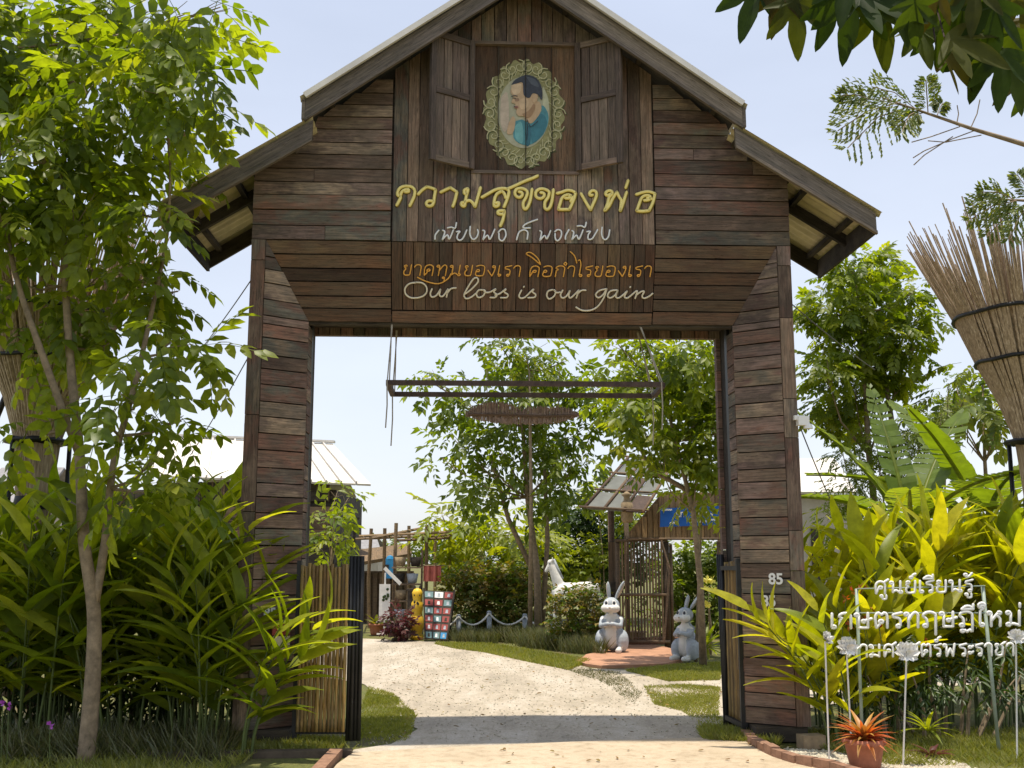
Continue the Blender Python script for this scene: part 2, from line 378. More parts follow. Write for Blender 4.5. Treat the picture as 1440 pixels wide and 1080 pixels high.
def limbs(parent, trunk_pts, r0, blobs, mat, name='trunk', r1=.3, bname='branch'):
    mb = MB(); n = len(trunk_pts); mb.tube(trunk_pts, [r0*(1-(1-r1)*i/(n-1)) for i in range(n)], 8)
    mb.obj(name, mat, parent, True)
    mb = MB(); T = [Vector(p) for p in trunk_pts]
    for (x, y, z, r) in blobs:
        c = Vector((x, y, z)); cand = [t for t in T if t.z < z-.1*r] or [T[-2]]; s = min(cand, key=lambda t: (t-c).length+.3*abs(t.z-c.z))
        m = s.lerp(c, .5)+Vector((random.uniform(-.1, .1), random.uniform(-.1, .1), -.08*(c-s).length))
        rr = max(.012, r0*.28); mb.tube([s, m, c], [rr, rr*.7, rr*.3], 5)
        for k in range(3):
            e = c+Vector((random.uniform(-1, 1), random.uniform(-1, 1), random.uniform(-.4, .8)))*r*.7; mb.tube([m.lerp(c, .6), e], [rr*.4, rr*.15], 4)
    o = mb.obj(bname, mat, parent, True); return o

# ------------------------------------------------------------------ the setting: ground, drive, slab
def ground_mat():
    m, n, l, bs = nt('soil_and_grass'); mp = mapped(n, l, (1, 1, 1))
    a = noise(n, l, mp.outputs[0], .9, 8, .7); b = noise(n, l, mp.outputs[0], 40, 4, .7)
    r = ramp(n, [(.35, (.17, .125, .07)), (.5, (.14, .14, .04)), (.7, (.12, .16, .03))]); l.new(a.outputs[0], r.inputs[0])
    br = ramp(n, [(.3, (.55, .55, .5)), (.7, (1.35, 1.3, 1.1))]); l.new(b.outputs[0], br.inputs[0])
    l.new(mixc(n, l, 1., r.outputs[0], br.outputs[0], 'MULTIPLY'), bs.inputs['Base Color']); bs.inputs['Roughness'].default_value = .95
    bump(n, l, b.outputs[0], bs, .8, .03); return m
def gravel_mat():
    m, n, l, bs = nt('pale_gravel'); mp = mapped(n, l, (1, 1, 1))
    v = n.new('ShaderNodeTexVoronoi'); v.inputs['Scale'].default_value = 62; l.new(mp.outputs[0], v.inputs['Vector'])
    v2 = n.new('ShaderNodeTexVoronoi'); v2.inputs['Scale'].default_value = 130; l.new(mp.outputs[0], v2.inputs['Vector'])
    mpr = mapped(n, l, (1.4, .35, 1)); a = noise(n, l, mpr.outputs[0], 1.1, 7, .7); a2 = noise(n, l, mp.outputs[0], 5, 5, .7)
    base = ramp(n, [(.35, (.33, .285, .225)), (.48, (.43, .37, .29)), (.62, (.51, .455, .38))]); l.new(a.outputs[0], base.inputs[0])
    hs = n.new('ShaderNodeSeparateColor'); l.new(v.outputs['Color'], hs.inputs[0])
    st = ramp(n, [(0, (.84, .82, .78)), (.5, (1, .98, .95)), (1, (1.13, 1.12, 1.10))]); l.new(hs.outputs[0], st.inputs[0])
    c = mixc(n, l, .85, base.outputs[0], st.outputs[0], 'MULTIPLY')
    hs2 = n.new('ShaderNodeSeparateColor'); l.new(v2.outputs['Color'], hs2.inputs[0])
    st2 = ramp(n, [(0, (.72, .70, .65)), (.4, (1, 1, 1)), (1, (1.1, 1.09, 1.08))]); l.new(hs2.outputs[0], st2.inputs[0])
    c = mixc(n, l, .6, c, st2.outputs[0], 'MULTIPLY')
    gr = ramp(n, [(.52, (0, 0, 0)), (.74, (1, 1, 1))]); l.new(a2.outputs[0], gr.inputs[0])   # weeds and dirt showing through
    f = n.new('ShaderNodeMath'); f.operation = 'MULTIPLY'; f.inputs[1].default_value = .45; l.new(gr.outputs[0], f.inputs[0])
    c = mixc(n, l, f.outputs[0], c, (.16, .14, .07))
    l.new(c, bs.inputs['Base Color']); bs.inputs['Roughness'].default_value = .95
    ad = n.new('ShaderNodeMath'); ad.operation = 'ADD'; l.new(v.outputs['Distance'], ad.inputs[0]); l.new(v2.outputs['Distance'], ad.inputs[1])
    b = n.new('ShaderNodeBump'); b.invert = True; b.inputs['Strength'].default_value = .3; b.inputs['Distance'].default_value = .008
    l.new(ad.outputs[0], b.inputs['Height']); l.new(b.outputs[0], bs.inputs['Normal']); return m
def slab_mat():
    m, n, l, bs = nt('sandy_concrete'); mp = mapped(n, l, (1, 1, 1))
    a = noise(n, l, mp.outputs[0], 1.1, 8, .65); b = noise(n, l, mp.outputs[0], 120, 3, .7); c0 = noise(n, l, mp.outputs[0], 9, 5, .7)
    r = ramp(n, [(.3, (.40, .315, .21)), (.5, (.50, .40, .28)), (.7, (.56, .46, .33))]); l.new(a.outputs[0], r.inputs[0])
    br = ramp(n, [(.3, (.8, .79, .77)), (.7, (1.12, 1.12, 1.12))]); l.new(b.outputs[0], br.inputs[0])
    cr = ramp(n, [(.3, (.74, .71, .66)), (.52, (1.03, 1.03, 1.03))]); l.new(c0.outputs[0], cr.inputs[0])
    c = mixc(n, l, 1., r.outputs[0], br.outputs[0], 'MULTIPLY'); c = mixc(n, l, 1., c, cr.outputs[0], 'MULTIPLY')
    l.new(c, bs.inputs['Base Color']); bs.inputs['Roughness'].default_value = .85; bump(n, l, b.outputs[0], bs, .35, .004); return m
def grid_sheet(name, x0, x1, y0, y1, z, nx, ny, mat, amp=0.0):
    mb = MB(); V = []
    for j in range(ny+1):
        for i in range(nx+1):
            x = x0+(x1-x0)*i/nx; y = y0+(y1-y0)*j/ny; V.append((x, y, z+amp*math.sin(x*1.3)*math.sin(y*.9)))
    F = [(j*(nx+1)+i, j*(nx+1)+i+1, (j+1)*(nx+1)+i+1, (j+1)*(nx+1)+i) for j in range(ny) for i in range(nx)]
    mb.add(V, F); return tag(mb.obj(name, mat, None, recenter=False), kind='structure')
M_GROUND = ground_mat(); M_GRAVEL = gravel_mat(); M_SLAB = slab_mat()
grid_sheet('ground', -400, 400, -60, 740, -.014, 8, 8, M_GROUND)
def wobble(P, a=.12, step=.35, seed=1):
    r = random.Random(seed); out = []
    for i in range(len(P)):
        p = Vector(P[i]).to_2d() if len(P[i]) > 2 else Vector(P[i]); q = Vector(P[(i+1) % len(P)]); k = max(1, int((q-p).length/step))
        for j in range(k):
            o = p.lerp(q, j/k); out.append((o.x+r.uniform(-a, a), o.y+r.uniform(-a, a)))
    return out
def sheet(name, P, z, mat):
    mb = MB(); mb.add([(x, y, z) for x, y in P], [tuple(range(len(P)))]); o = mb.obj(name, mat, None, recenter=False)
    from mathutils.geometry import tessellate_polygon
    tri = tessellate_polygon([[Vector((x, y, 0)) for x, y in P]]); me = bpy.data.meshes.new(name)
    me.from_pydata([(x, y, z) for x, y in P], [], [tuple(t) if (Vector((*P[t[1]], 0))-Vector((*P[t[0]], 0))).cross(Vector((*P[t[2]], 0))-Vector((*P[t[0]], 0))).z > 0 else tuple(t[::-1]) for t in tri])
    me.materials.append(mat); me.update(); o.data = me; return tag(o, kind='structure')
drive = [G(395, 1064), G(1066, 1038), G(1080, 1002), (4.6, 13.2), (6.5, 14.6), (6.0, 16.2), G(1000, 946), G(905, 943), G(820, 938), G(760, 925), G(690, 910), G(612, 902), G(560, 899), G(500, 897),
         (-7, 22.5), (-12, 24), (-12, 17), G(430, 950), G(520, 962), G(560, 985), G(575, 1015), G(560, 1045)]
sheet('gravel_drive', wobble(drive), -.006, M_GRAVEL)
M_DIRTK = plain('dirty_kerb', (.10, .075, .05), .95, var=.35, sc=9, bstr=.5)
# front concrete slab, its far edge follows the gate, with the worn edges
fs = [(-1.32, 4.5), (2.32, 4.5), (2.38, 8.2), (2.2, 9.0), G(1049, 1040), G(1000, 1038.5), G(800, 1045), G(640, 1052), G(497, 1060), (-1.35, 8.6)]
mb = MB(); mb.poly([(x, y, .012) for x, y in fs], (0, 0, 1), .05); tag(mb.obj('front_pavement', M_SLAB, None, recenter=False), kind='structure')
mb = MB(); mb.poly([(x, y, .004) for x, y in wobble([(2.4, 8.0), (3.7, 7.6), (3.4, 9.1), (2.25, 9.35)], .05, .2)], (0, 0, 1), .02); tag(mb.obj('gravel_bed', M_GRAVEL, None, recenter=False), kind='structure')
kb = MB(); a = G(355, 1064); b = G(495, 1061); kb.bar((a[0]-2.4, a[1]-.1, -.01), (b[0], b[1], -.01), .12, .10); tag(kb.obj('kerb', M_DIRTK, None, recenter=False), kind='structure')
kb = MB(); kb.bar((-1.42, 4.6, .0), (-1.42, 9.0, .0), .10, .12); tag(kb.obj('kerb', M_BRICK, None, recenter=False), kind='structure')

# curved brick edging on the right of the pavement
be = empty('brick_edging', (2.3, 8.9, 0), 0, 'curved row of terracotta edging bricks between pavement and gravel bed, right of the drive', 'edging')
arc = smooth_pts([G(1047, 1036), G(1060, 1048), G(1085, 1062), G(1118, 1074), (2.42, 8.3), (2.62, 7.7), (2.7, 7.0)], 5)
dist = 0; acc = [Vector((*p, 0)) for p in arc]; tot = sum((acc[i+1]-acc[i]).length for i in range(len(acc)-1)); nb = int(tot/.17)
def along(P, s):
    for i in range(len(P)-1):
        d = (P[i+1]-P[i]).length
        if s <= d: return P[i].lerp(P[i+1], s/d), (P[i+1]-P[i]).normalized()
        s -= d
    return P[-1], (P[-1]-P[-2]).normalized()
bm_ = MB(); bm_.box(-.078, .078, -.04, .04, -.04, .04); bme = bm_.mesh('brick', M_BRICK)
for i in range(nb):
    p, t = along(acc, (i+.5)*.17); o = link('brick', bme, be, p-Vector((2.3, 8.9, 0))+Vector((0, 0, .035+random.uniform(-.008, .008))))
    o.rotation_euler = (random.uniform(-.06, .06), random.uniform(-.05, .05), math.atan2(t.y, t.x)+random.uniform(-.07, .07))

# ------------------------------------------------------------------ the wooden gateway
gate = empty('gateway', (GX, GY, 0), TH, 'tall gabled gateway clad in weathered wooden planks with open shutters and painted lettering', 'gateway')
HO, HI_, DI, ZW, ZO = 2.50, 1.995, .26, 4.47, 3.76       # half width outside, opening half width, its depth, wall foot, soffit far edge
HM = 2.37
def zroof(x):                                            # underside of the roof over the wall plane
    a = abs(x); return (7.02-.705*a) if a < 1.98 else (5.52-.64*(a-1.98))
ZU = lambda x: zroof(x)-.0
# gable wall, horizontal planks at each side
zb = ZW
edges = []
while zb < 6.1:
    h = random.uniform(.118, .15); edges.append((zb, zb+h)); zb += h
for (z0, z1) in edges:
    for sg in (-1, 1):
        def xlim(z):                                     # how far out the row reaches under the roof
            x = HO
            while x > 1.24 and ZU(x) < z: x -= .01
            return x
        xo0, xo1 = xlim(z0+.02), xlim(z1-.02)
        if xo1 < 1.34: continue
        g = .004
        cuts = [1.235]
        if random.random() < .45 and xo0 > 2.2: cuts.append(random.uniform(1.6, 2.2))
        cuts.append(None)
        for i in range(len(cuts)-1):
            a0 = cuts[i]+.002; b0 = (cuts[i+1]-.002) if cuts[i+1] else xo0; b1 = (cuts[i+1]-.002) if cuts[i+1] else xo1
            q = [(a0, 0, z0+g), (b0, 0, z0+g), (b1, 0, z1-g), (a0, 0, z1-g)] if sg > 0 else [(-b0, 0, z0+g), (-a0, 0, z0+g), (-a0, 0, z1-g), (-b1, 0, z1-g)]
            slab(gate, q, .022, M_PLANK, segs=4, proud=.012)
# gable wall, vertical planks in the middle
WX0, WX1, WZ0, WZ1 = -.465, .490, 5.165, 6.43
x = -1.22
while x < 1.215:
    w = random.uniform(.095, .135); x1 = min(x+w, 1.225)
    if 1.225-x1 < .05: x1 = 1.225
    xm = (x+x1)/2
    spans = [(ZW, min(ZU(x), ZU(x1)))]
    if WX0-.03 < xm < WX1+.03: spans = [(ZW, WZ0-.03), (WZ1+.03, min(ZU(x), ZU(x1)))]
    for (a, b) in spans:
        b1, b0 = (b, b) if b == WZ0-.03 else (ZU(x1), ZU(x))
        if b-a > .05: slab(gate, [(x1-.002, 0, a), (x1-.002, 0, b1), (x+.002, 0, b0), (x+.002, 0, a)], .022, M_PLANK, segs=3, proud=.010)
    x = x1
# upright trims either side of the centre
# backing so that no light leaks through joints
mb = MB(); mb.poly([(-HO+.02, .045, ZW), (HO-.02, .045, ZW), (HO-.02, .045, ZU(HO)), (2.0, .045, ZU(2.0)), (0, .045, ZU(0)), (-2.0, .045, ZU(2.0)), (-HO+.02, .045, ZU(HO))], (0, -1, 0), .03)
mb.obj('backing_boards', M_DARK, gate)
# soffit: sloped planks back to the opening (miter at the corners)
def soff(t, x): return (x, DI*t, ZW+(ZO-ZW)*t)
def xs(t): return HM+(HI_-HM)*t
t = 0.0; ns = 6
tt = [0, .17, .34, .5, .68, .83, 1.0]
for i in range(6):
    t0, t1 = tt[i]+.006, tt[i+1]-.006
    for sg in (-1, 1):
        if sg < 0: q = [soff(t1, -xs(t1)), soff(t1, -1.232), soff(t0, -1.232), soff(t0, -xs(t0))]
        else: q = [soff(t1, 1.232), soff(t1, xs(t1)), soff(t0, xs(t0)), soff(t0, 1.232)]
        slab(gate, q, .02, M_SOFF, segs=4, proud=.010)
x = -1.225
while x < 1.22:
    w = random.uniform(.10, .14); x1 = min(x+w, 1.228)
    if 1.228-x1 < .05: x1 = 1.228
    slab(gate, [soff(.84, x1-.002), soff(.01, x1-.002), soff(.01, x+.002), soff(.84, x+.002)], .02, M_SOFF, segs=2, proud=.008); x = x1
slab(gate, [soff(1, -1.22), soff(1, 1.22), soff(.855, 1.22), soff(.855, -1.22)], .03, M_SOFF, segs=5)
# pillars: outer trim, splayed front, inner reveal, side
ZB = .13
def plankrow(z0, z1, sg):
    def inner(z):
        if z <= ZO: return (HI_, DI)
        k = (z-ZO)/(ZW-ZO); return (HI_+(HM-HI_)*k, DI*(1-k))
    a0, a1 = inner(z0), inner(z1)
    if abs(HM-a0[0]) < .01: return
    if sg > 0: q = [(a0[0]+.004, a0[1], z0), (HM, 0, z0), (HM, 0, z1), (a1[0]+.004, a1[1], z1)]
    else: q = [(-HM, 0, z0), (-a0[0]-.004, a0[1], z0), (-a1[0]-.004, a1[1], z1), (-HM, 0, z1)]
    slab(gate, q, .022, M_PLANK, segs=2, proud=.012)
for sg in (-1, 1):
    z = ZB
    while z < ZW-.05:
        h = random.uniform(.115, .165); z1 = min(z+h, ZW)
        if z < ZO < z1: z1 = ZO+.001
        plankrow(z+.004, z1-.004, sg); z = z1
    z = ZB                                               # narrow outer trim of short uprights
    while z < ZW-.02:
        h = random.uniform(.35, .9); z1 = min(z+h, ZW); xa, xb = (HM+.003, HO) if sg > 0 else (-HO, -HM-.003)
        slab(gate, [(xb, -.006, z+.003), (xb, -.006, z1-.003), (xa, -.006, z1-.003), (xa, -.006, z+.003)], .03, M_PLANK, segs=2, proud=.006); z = z1
    z = ZB                                               # inner reveal
    while z < ZO-.05:
        h = random.uniform(.12, .17); z1 = min(z+h, ZO)
        q = [(HI_, DI+.24, z+.004), (HI_, DI+.004, z+.004), (HI_, DI+.004, z1-.004), (HI_, DI+.24, z1-.004)]
        if sg < 0: q = [(-p[0], p[1], p[2]) for p in (q[1], q[0], q[3], q[2])]
        slab(gate, q, .02, M_PLANK, segs=1, proud=.006); z = z1
    z = ZB                                               # outer side of the pillar
    while z < ZW+.3:
        h = random.uniform(.12, .17); z1 = z+h
        q = [(HO, .03, z+.004), (HO, .93, z+.004), (HO, .93, z1-.004), (HO, .03, z1-.004)]
        if sg < 0: q = [(-p[0], p[1], p[2]) for p in (q[1], q[0], q[3], q[2])]
        slab(gate, q, .02, M_PLANK, segs=2, proud=.006); z = z1
    x0, x1 = sorted((sg*(HI_+.03), sg*(HO-.03)))
    mb = MB(); mb.poly([(x0, .30, 0), (x1, .30, 0), (x1, .30, ZW+.3), (x0, .30, ZW+.3)], (0, -1, 0), .62); mb.obj('pillar_core', M_DARK, gate)
    mb = MB(); mb.box(min(sg*(HI_+.03), sg*(HO-.02)), max(sg*(HI_+.03), sg*(HO-.02)), .035, .29, 0, ZB-.004); mb.obj('plinth', M_DARK, gate)
    mb = MB(); xa, xb = sorted((sg*(HI_+.005), sg*(HI_+.07))); mb.box(xa, xb, DI+.26, DI+.36, .0, ZO+.05); mb.obj('steel_post', M_BLACK, gate)
    z = .02                                              # rear post of stacked plank ends, facing the front
    while z < 3.77:
        h = random.uniform(.15, .24); z1 = min(z+h, 3.78)
        xa, xb = (1.985, 2.075) if sg > 0 else (-2.115, -2.045)
        slab(gate, [(xa, .90, z+.003), (xb, .90, z+.003), (xb, .90, z1-.003), (xa, .90, z1-.003)], .09, M_PLANK, segs=1, proud=.004); z = z1
# rear beam and ceiling of the passage
x = -2.1
while x < 2.05:
    w = random.uniform(.10, .16); x1 = min(x+w, 2.06)
    slab(gate, [(x1-.003, .885, 3.765), (x1-.003, .885, 3.95), (x+.003, .885, 3.95), (x+.003, .885, 3.765)], .03, M_PLANK, segs=1)
    x = x1
mb = MB(); mb.box(-2.1, 2.05, .918, .99, 3.772, 3.955); mb.obj('beam', M_PLANK, gate)
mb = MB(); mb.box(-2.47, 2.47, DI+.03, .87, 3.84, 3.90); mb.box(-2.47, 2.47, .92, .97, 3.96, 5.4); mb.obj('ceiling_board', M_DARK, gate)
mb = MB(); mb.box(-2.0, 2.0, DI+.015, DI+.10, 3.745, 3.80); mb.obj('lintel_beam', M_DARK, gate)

# roof: two pitches each side, barge boards, rafters, purlins, corrugated sheets
YF, YR = -.35, 1.28
def prof(a): return (7.09-.705*a) if a <= 1.995 else (5.465-.635*(a-1.995))
for sg in (-1, 1):
    def P(a, y, dz): return (sg*a, y, prof(a)+dz)
    for (a0, a1, top, bot, seg) in ((0.0, 2.0, 0.0, -.195, 0), (1.93, 3.2, .04 if False else 0.0, -.185, 1)):
        pr = (lambda a: 7.09-.705*a) if seg == 0 else (lambda a: 5.475-.632*(a-1.96))
        for (yy, nm, mt, h, th) in ((YF, 'barge_board', M_BOARD, .17, .035), (YR-.05, 'rear_barge_board', M_DARK, .17, .035), (.36, 'rafter', M_DARK, .12, .05)):
            y0 = yy if nm != 'barge_board' else yy+(.012 if seg else 0)
            q = [(a0, pr(a0)-h), (a1, pr(a1)-h), (a1, pr(a1)), (a0, pr(a0))]
            Q = [(sg*a, y0, z) for a, z in q]
            if sg < 0: Q = [Q[1], Q[0], Q[3], Q[2]]
            slab(gate, Q, th, mt, name=nm, segs=6, jit=.002, proud=.001)
        # moulding strip under the front barge board
        Q = [(sg*a, YF-.012, z) for a, z in ((a0, pr(a0)-.205), (a1, pr(a1)-.205), (a1, pr(a1)-.172), (a0, pr(a0)-.172))]
        if sg < 0: Q = [Q[1], Q[0], Q[3], Q[2]]
        slab(gate, Q, .04, M_BOARD, name='barge_moulding', segs=4, jit=.002, proud=.001)
        if seg == 0: mb = MB(); mb.bar((sg*.0, YF-.045, pr(0)+.022), (sg*a1, YF-.045, pr(a1)+.022), .05, .035, up=(0, 1, 0)); mb.obj('lit_edge_strip', M_TINW, gate)  # pale strip added as the sunlit edge of the roof sheets
        # corrugated sheets
        th = 0.0; nsheet = 2
        ln = math.hypot(a1-a0, pr(a1)-pr(a0)); n = 90
        V = []; F = []
        for i in range(n+1):
            y = YF-.03+(YR+.04-YF)*i/n; wv = .012*math.sin(i/n*2*PI*13)
            for a in (a0-(0 if seg else 0), a1+.05): V.append((sg*a, y, pr(a)+.022+wv+(.03 if seg == 0 else 0)))
        F = [(2*i, 2*i+1, 2*i+3, 2*i+2) for i in range(n)]
        for k, (i0, i1) in enumerate(((0, n//2), (n//2, n))):
            mb = MB(); mb.add(V[2*i0:2*i1+2], [(2*i, 2*i+1, 2*i+3, 2*i+2) for i in range(i1-i0)])
            mb.obj('roof_sheet', M_TINY if seg else M_TINW, gate)
        for a in ((.4, 1.1, 1.8) if seg == 0 else (2.15, 2.65, 3.08)):
            mb = MB(); mb.bar((sg*a, YF+.05, pr(a)-.035), (sg*a, YR-.06, pr(a)-.035), .05, .05); mb.obj('purlin', M_DARK, gate)
    # dark sheets added under the roof to stop light and deepen the shade
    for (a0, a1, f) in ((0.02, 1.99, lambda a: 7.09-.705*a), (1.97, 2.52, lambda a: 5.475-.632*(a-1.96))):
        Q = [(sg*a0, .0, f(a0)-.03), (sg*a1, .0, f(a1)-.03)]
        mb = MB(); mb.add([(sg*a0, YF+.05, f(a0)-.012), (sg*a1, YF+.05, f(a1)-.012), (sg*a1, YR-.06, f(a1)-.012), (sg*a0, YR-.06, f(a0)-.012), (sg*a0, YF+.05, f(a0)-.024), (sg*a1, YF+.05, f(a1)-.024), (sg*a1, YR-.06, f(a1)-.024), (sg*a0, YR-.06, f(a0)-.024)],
                          [(0, 1, 2, 3), (7, 6, 5, 4), (0, 4, 5, 1), (1, 5, 6, 2), (2, 6, 7, 3), (3, 7, 4, 0)]); mb.obj('roof_shade_sheet', M_DARK, gate)
    mb = MB(); e = 3.2; z = 5.475-.632*(e-1.96)          # fascia at the eave
    mb.bar((sg*(e-.015), YF+.045, z-.10), (sg*(e-.015), YR-.055, z-.10), .03, .19); mb.obj('eave_fascia', M_DARK, gate)
    # end block where the upper roof steps over the lower one
    mb = MB(); zc = 7.09-.705*2.0
    mb.bar((sg*2.016, YF-.004, zc-.09), (sg*2.016, YF+.16, zc-.09), .03, .19); mb.obj('step_block', M_BOARD, gate)
mb = MB(); mb.bar((0, YF-.04, 7.14), (0, YR+.02, 7.14), .16, .05); mb.obj('ridge_cap', M_TINW, gate)
mb = MB(); mb.bar((0, YF+.04, 6.98), (0, YR-.06, 6.98), .06, .12); mb.obj('ridge_beam', M_DARK, gate)
# top of the gable behind the barge boards: dark upright boards already reach the roof

# window with open shutters and a painted panel
win = link('window', (lambda m: (m.box(WX0-.03, WX0, -.02, .04, WZ0-.03, WZ1+.03), m.box(WX1, WX1+.03, -.02, .04, WZ0-.03, WZ1+.03), m.box(WX0, WX1, -.02, .04, WZ0-.03, WZ0), m.box(WX0, WX1, -.02, .04, WZ1, WZ1+.03))[0].mesh('window_frame', M_SHUT))(MB()), gate)
bx = [WX0, -.24, .02, .27, WX1]
for i in range(4):
    slab(win, [(bx[i+1]-.002, .025, WZ0), (bx[i+1]-.002, .025, WZ1), (bx[i]+.002, .025, WZ1), (bx[i]+.002, .025, WZ0)], .012, M_PORT, name='panel_board', segs=1, jit=.001, proud=.001)
def shutter(sg):
    hx = WX0-.005 if sg < 0 else WX1+.005; wd = .47; ang = math.radians(31)
    # leaf plane: from hinge outwards and towards the front
    ex = Vector((sg*math.cos(ang), -math.sin(ang), 0)); o = Vector((hx, -.03, WZ0+.0)); hh = WZ1-WZ0+.01
    def Q(u0, u1, v0, v1, dn=0):
        nn = Vector((0, 0, 1)).cross(ex)*(1 if sg < 0 else -1)      # pick the face seen from the front
        if nn.y > 0: nn = -nn
        off = nn*dn; c = [o+ex*u+Vector((0, 0, v))+off for u, v in ((u0, v0), (u1, v0), (u1, v1), (u0, v1))]
        return c if sg > 0 else [c[1], c[0], c[3], c[2]]
    def R(q): return [q[1], q[2], q[3], q[0]]            # grain upright
    sh = link('shutter', bpy.data.meshes.new('shutter'), win)
    g = .002
    for (u0, u1, v0, v1) in ((0, .055, 0, hh), (wd-.055, wd, 0, hh)): slab(sh, R(Q(u0, u1, v0, v1, .012)), .035, M_SHUT, name='stile', segs=2)
    for (v0, v1) in ((0, .06), (hh*.52, hh*.52+.06), (hh-.06, hh)): slab(sh, Q(.057, wd-.057, v0, v1, .010), .03, M_SHUT, name='rail', segs=2)
    for (v0, v1) in ((.062, hh*.52-.002), (hh*.52+.062, hh-.062)):
        n = 4; w = (wd-.114)/n
        for i in range(n): slab(sh, R(Q(.057+i*w+g, .057+(i+1)*w-g, v0, v1, -.006)), .012, M_SHUT, name='shutter_board', segs=2, proud=.004)
    return sh
shutter(-1); shutter(1)
# painted portrait in its oval frame: thin coats, each 2 mm above the last
def wp(x, y, dz=0): p = L(660+x/5.4, 60+y/5.4, .02); p.y = .0235-dz; return p
def oval(cx, cy, rx, ry, dz, mat, n=40, wav=0, nm='paint'):
    mb = MB(); pts = [wp(cx+rx*(1+wav*math.sin(k*2*PI/n*20))*math.cos(2*PI*k/n), cy+ry*(1+wav*math.sin(k*2*PI/n*20))*math.sin(2*PI*k/n), dz) for k in range(n)]
    mb.poly(pts[::-1], (0, -1, 0), .0015); return mb.obj(nm, mat, win)
oval(415, 540, 300, 405, .002, M_RING, 120, .04, 'painted_ring'); oval(412, 530, 198, 272, .006, M_OVAL, 48, 0, 'painted_oval')
def blobp(P, dz, mat, nm):
    mb = MB(); pts = [wp(x, y, dz) for x, y in smooth_pts(P+[P[0]], 3)[:-1]]
    a = sum(pts[i].x*pts[(i+1) % len(pts)].z-pts[(i+1) % len(pts)].x*pts[i].z for i in range(len(pts)))
    if a < 0: pts = pts[::-1]
    mb.poly(pts, (0, -1, 0), .0015); return mb.obj(nm, mat, win)
blobp([(345, 600), (400, 585), (450, 600), (540, 480), (590, 520), (600, 600), (560, 700), (480, 770), (400, 775), (335, 720)], .009, M_SHIRT, 'painted_shirt')
blobp([(400, 540), (470, 470), (530, 450), (545, 520), (480, 610), (440, 600)], .012, M_SKIN, 'painted_neck')
blobp([(325, 330), (400, 300), (500, 340), (520, 420), (490, 500), (430, 555), (375, 560), (355, 530), (362, 505), (345, 490), (350, 470), (318, 455), (335, 415), (312, 380)], .015, M_SKIN, 'painted_face')
blobp([(318, 325), (350, 285), (430, 250), (510, 275), (550, 350), (550, 440), (520, 400), (480, 390), (455, 425), (412, 400), (405, 310), (360, 315)], .018, M_HAIR, 'painted_hair')
blobp([(478, 410), (505, 395), (515, 430), (495, 465), (478, 445)], .021, M_SKIN, 'painted_ear')
blobp([(300, 610), (330, 560), (350, 600), (330, 690), (285, 690)], .012, M_SKIN, 'painted_hand')
mb = MB(); X, Y, N = Vector((1, 0, 0)), Vector((0, 0, 1)), Vector((0, -1, 0))
for P in ([(318, 415), (340, 408), (365, 412)], [(330, 425), (352, 428)], [(340, 492), (365, 495)], [(440, 590), (450, 620), (470, 640), (520, 600)], [(440, 620), (437, 740)]): stroke(mb, [wp(x, y, .020) for x, y in smooth_pts(P)], X, Y, N, .007, .003)
mb.obj('painted_line', M_HAIR, win)
def tone(c, v=.2): return plain('paint_tone', c, .8, var=v, sc=14, bstr=.05)
for P, dz, c in (([(318, 330), (350, 318), (395, 320), (385, 380), (345, 400), (322, 372)], .0165, (.60, .44, .28)), ([(380, 440), (430, 420), (450, 470), (420, 510), (385, 500)], .0165, (.58, .41, .25)),
                 ([(400, 545), (450, 520), (486, 470), (500, 492), (470, 560), (430, 575)], .0165, (.33, .20, .11)), ([(345, 432), (372, 425), (378, 445), (352, 450)], .0168, (.30, .19, .12)), ([(338, 486), (368, 484), (372, 502), (346, 502)], .0168, (.42, .20, .14)),
                 ([(345, 640), (390, 600), (410, 680), (400, 770), (350, 725)], .0105, (.16, .38, .38)), ([(470, 650), (540, 540), (590, 600), (560, 690), (480, 765)], .0105, (.055, .18, .22)), ([(440, 640), (470, 640), (460, 770), (430, 775)], .0108, (.05, .15, .19)),
                 ([(240, 420), (290, 380), (300, 600), (270, 680), (235, 600)], .0075, (.50, .40, .30)), ([(560, 330), (600, 430), (600, 520), (560, 480)], .0075, (.46, .45, .30)), ([(430, 262), (500, 285), (525, 340), (470, 320)], .0195, (.09, .10, .12))):
    blobp(P, dz, tone(c), 'painted_shade')
for xx in (bx[1], bx[2], bx[3]):                         # the board joints show through the paint
    mb = MB(); mb.box(xx-.0025, xx+.0025, -.0005, .024, WZ0+.01, WZ1-.01); mb.obj('panel_joint', M_DARK, win)
mbl, mbd = MB(), MB()
for i in range(26):
    a = 2*PI*i/26; cx = 415+262*math.cos(a); cy = 540+360*math.sin(a); sp = []
    sgn = 1 if i % 2 else -1
    for k in range(15):
        th = a+sgn*(k*.55); r = 52*(1-k/17)+random.uniform(-2, 2); sp.append((cx+r*math.cos(th)*1.0, cy+r*math.sin(th)))
    stroke(mbl, [wp(x, y, .006) for x, y in sp], X, Y, N, .011, .006)
    stroke(mbd, [wp(x+9, y+9, .004) for x, y in sp[:9]], X, Y, N, .009, .004)
for i in range(40):
    a = 2*PI*i/40; stroke(mbl, [wp(415+(r+15*math.sin(i*2.1))*math.cos(a+.06*j), 540+(r*1.36+15*math.sin(i*2.1))*math.sin(a+.06*j), .006) for j, r in enumerate((212, 226, 240))], X, Y, N, .008, .005)
mbl.obj('painted_scroll', M_SCRL, win); mbd.obj('painted_scroll_shadow', M_SCRD, win)

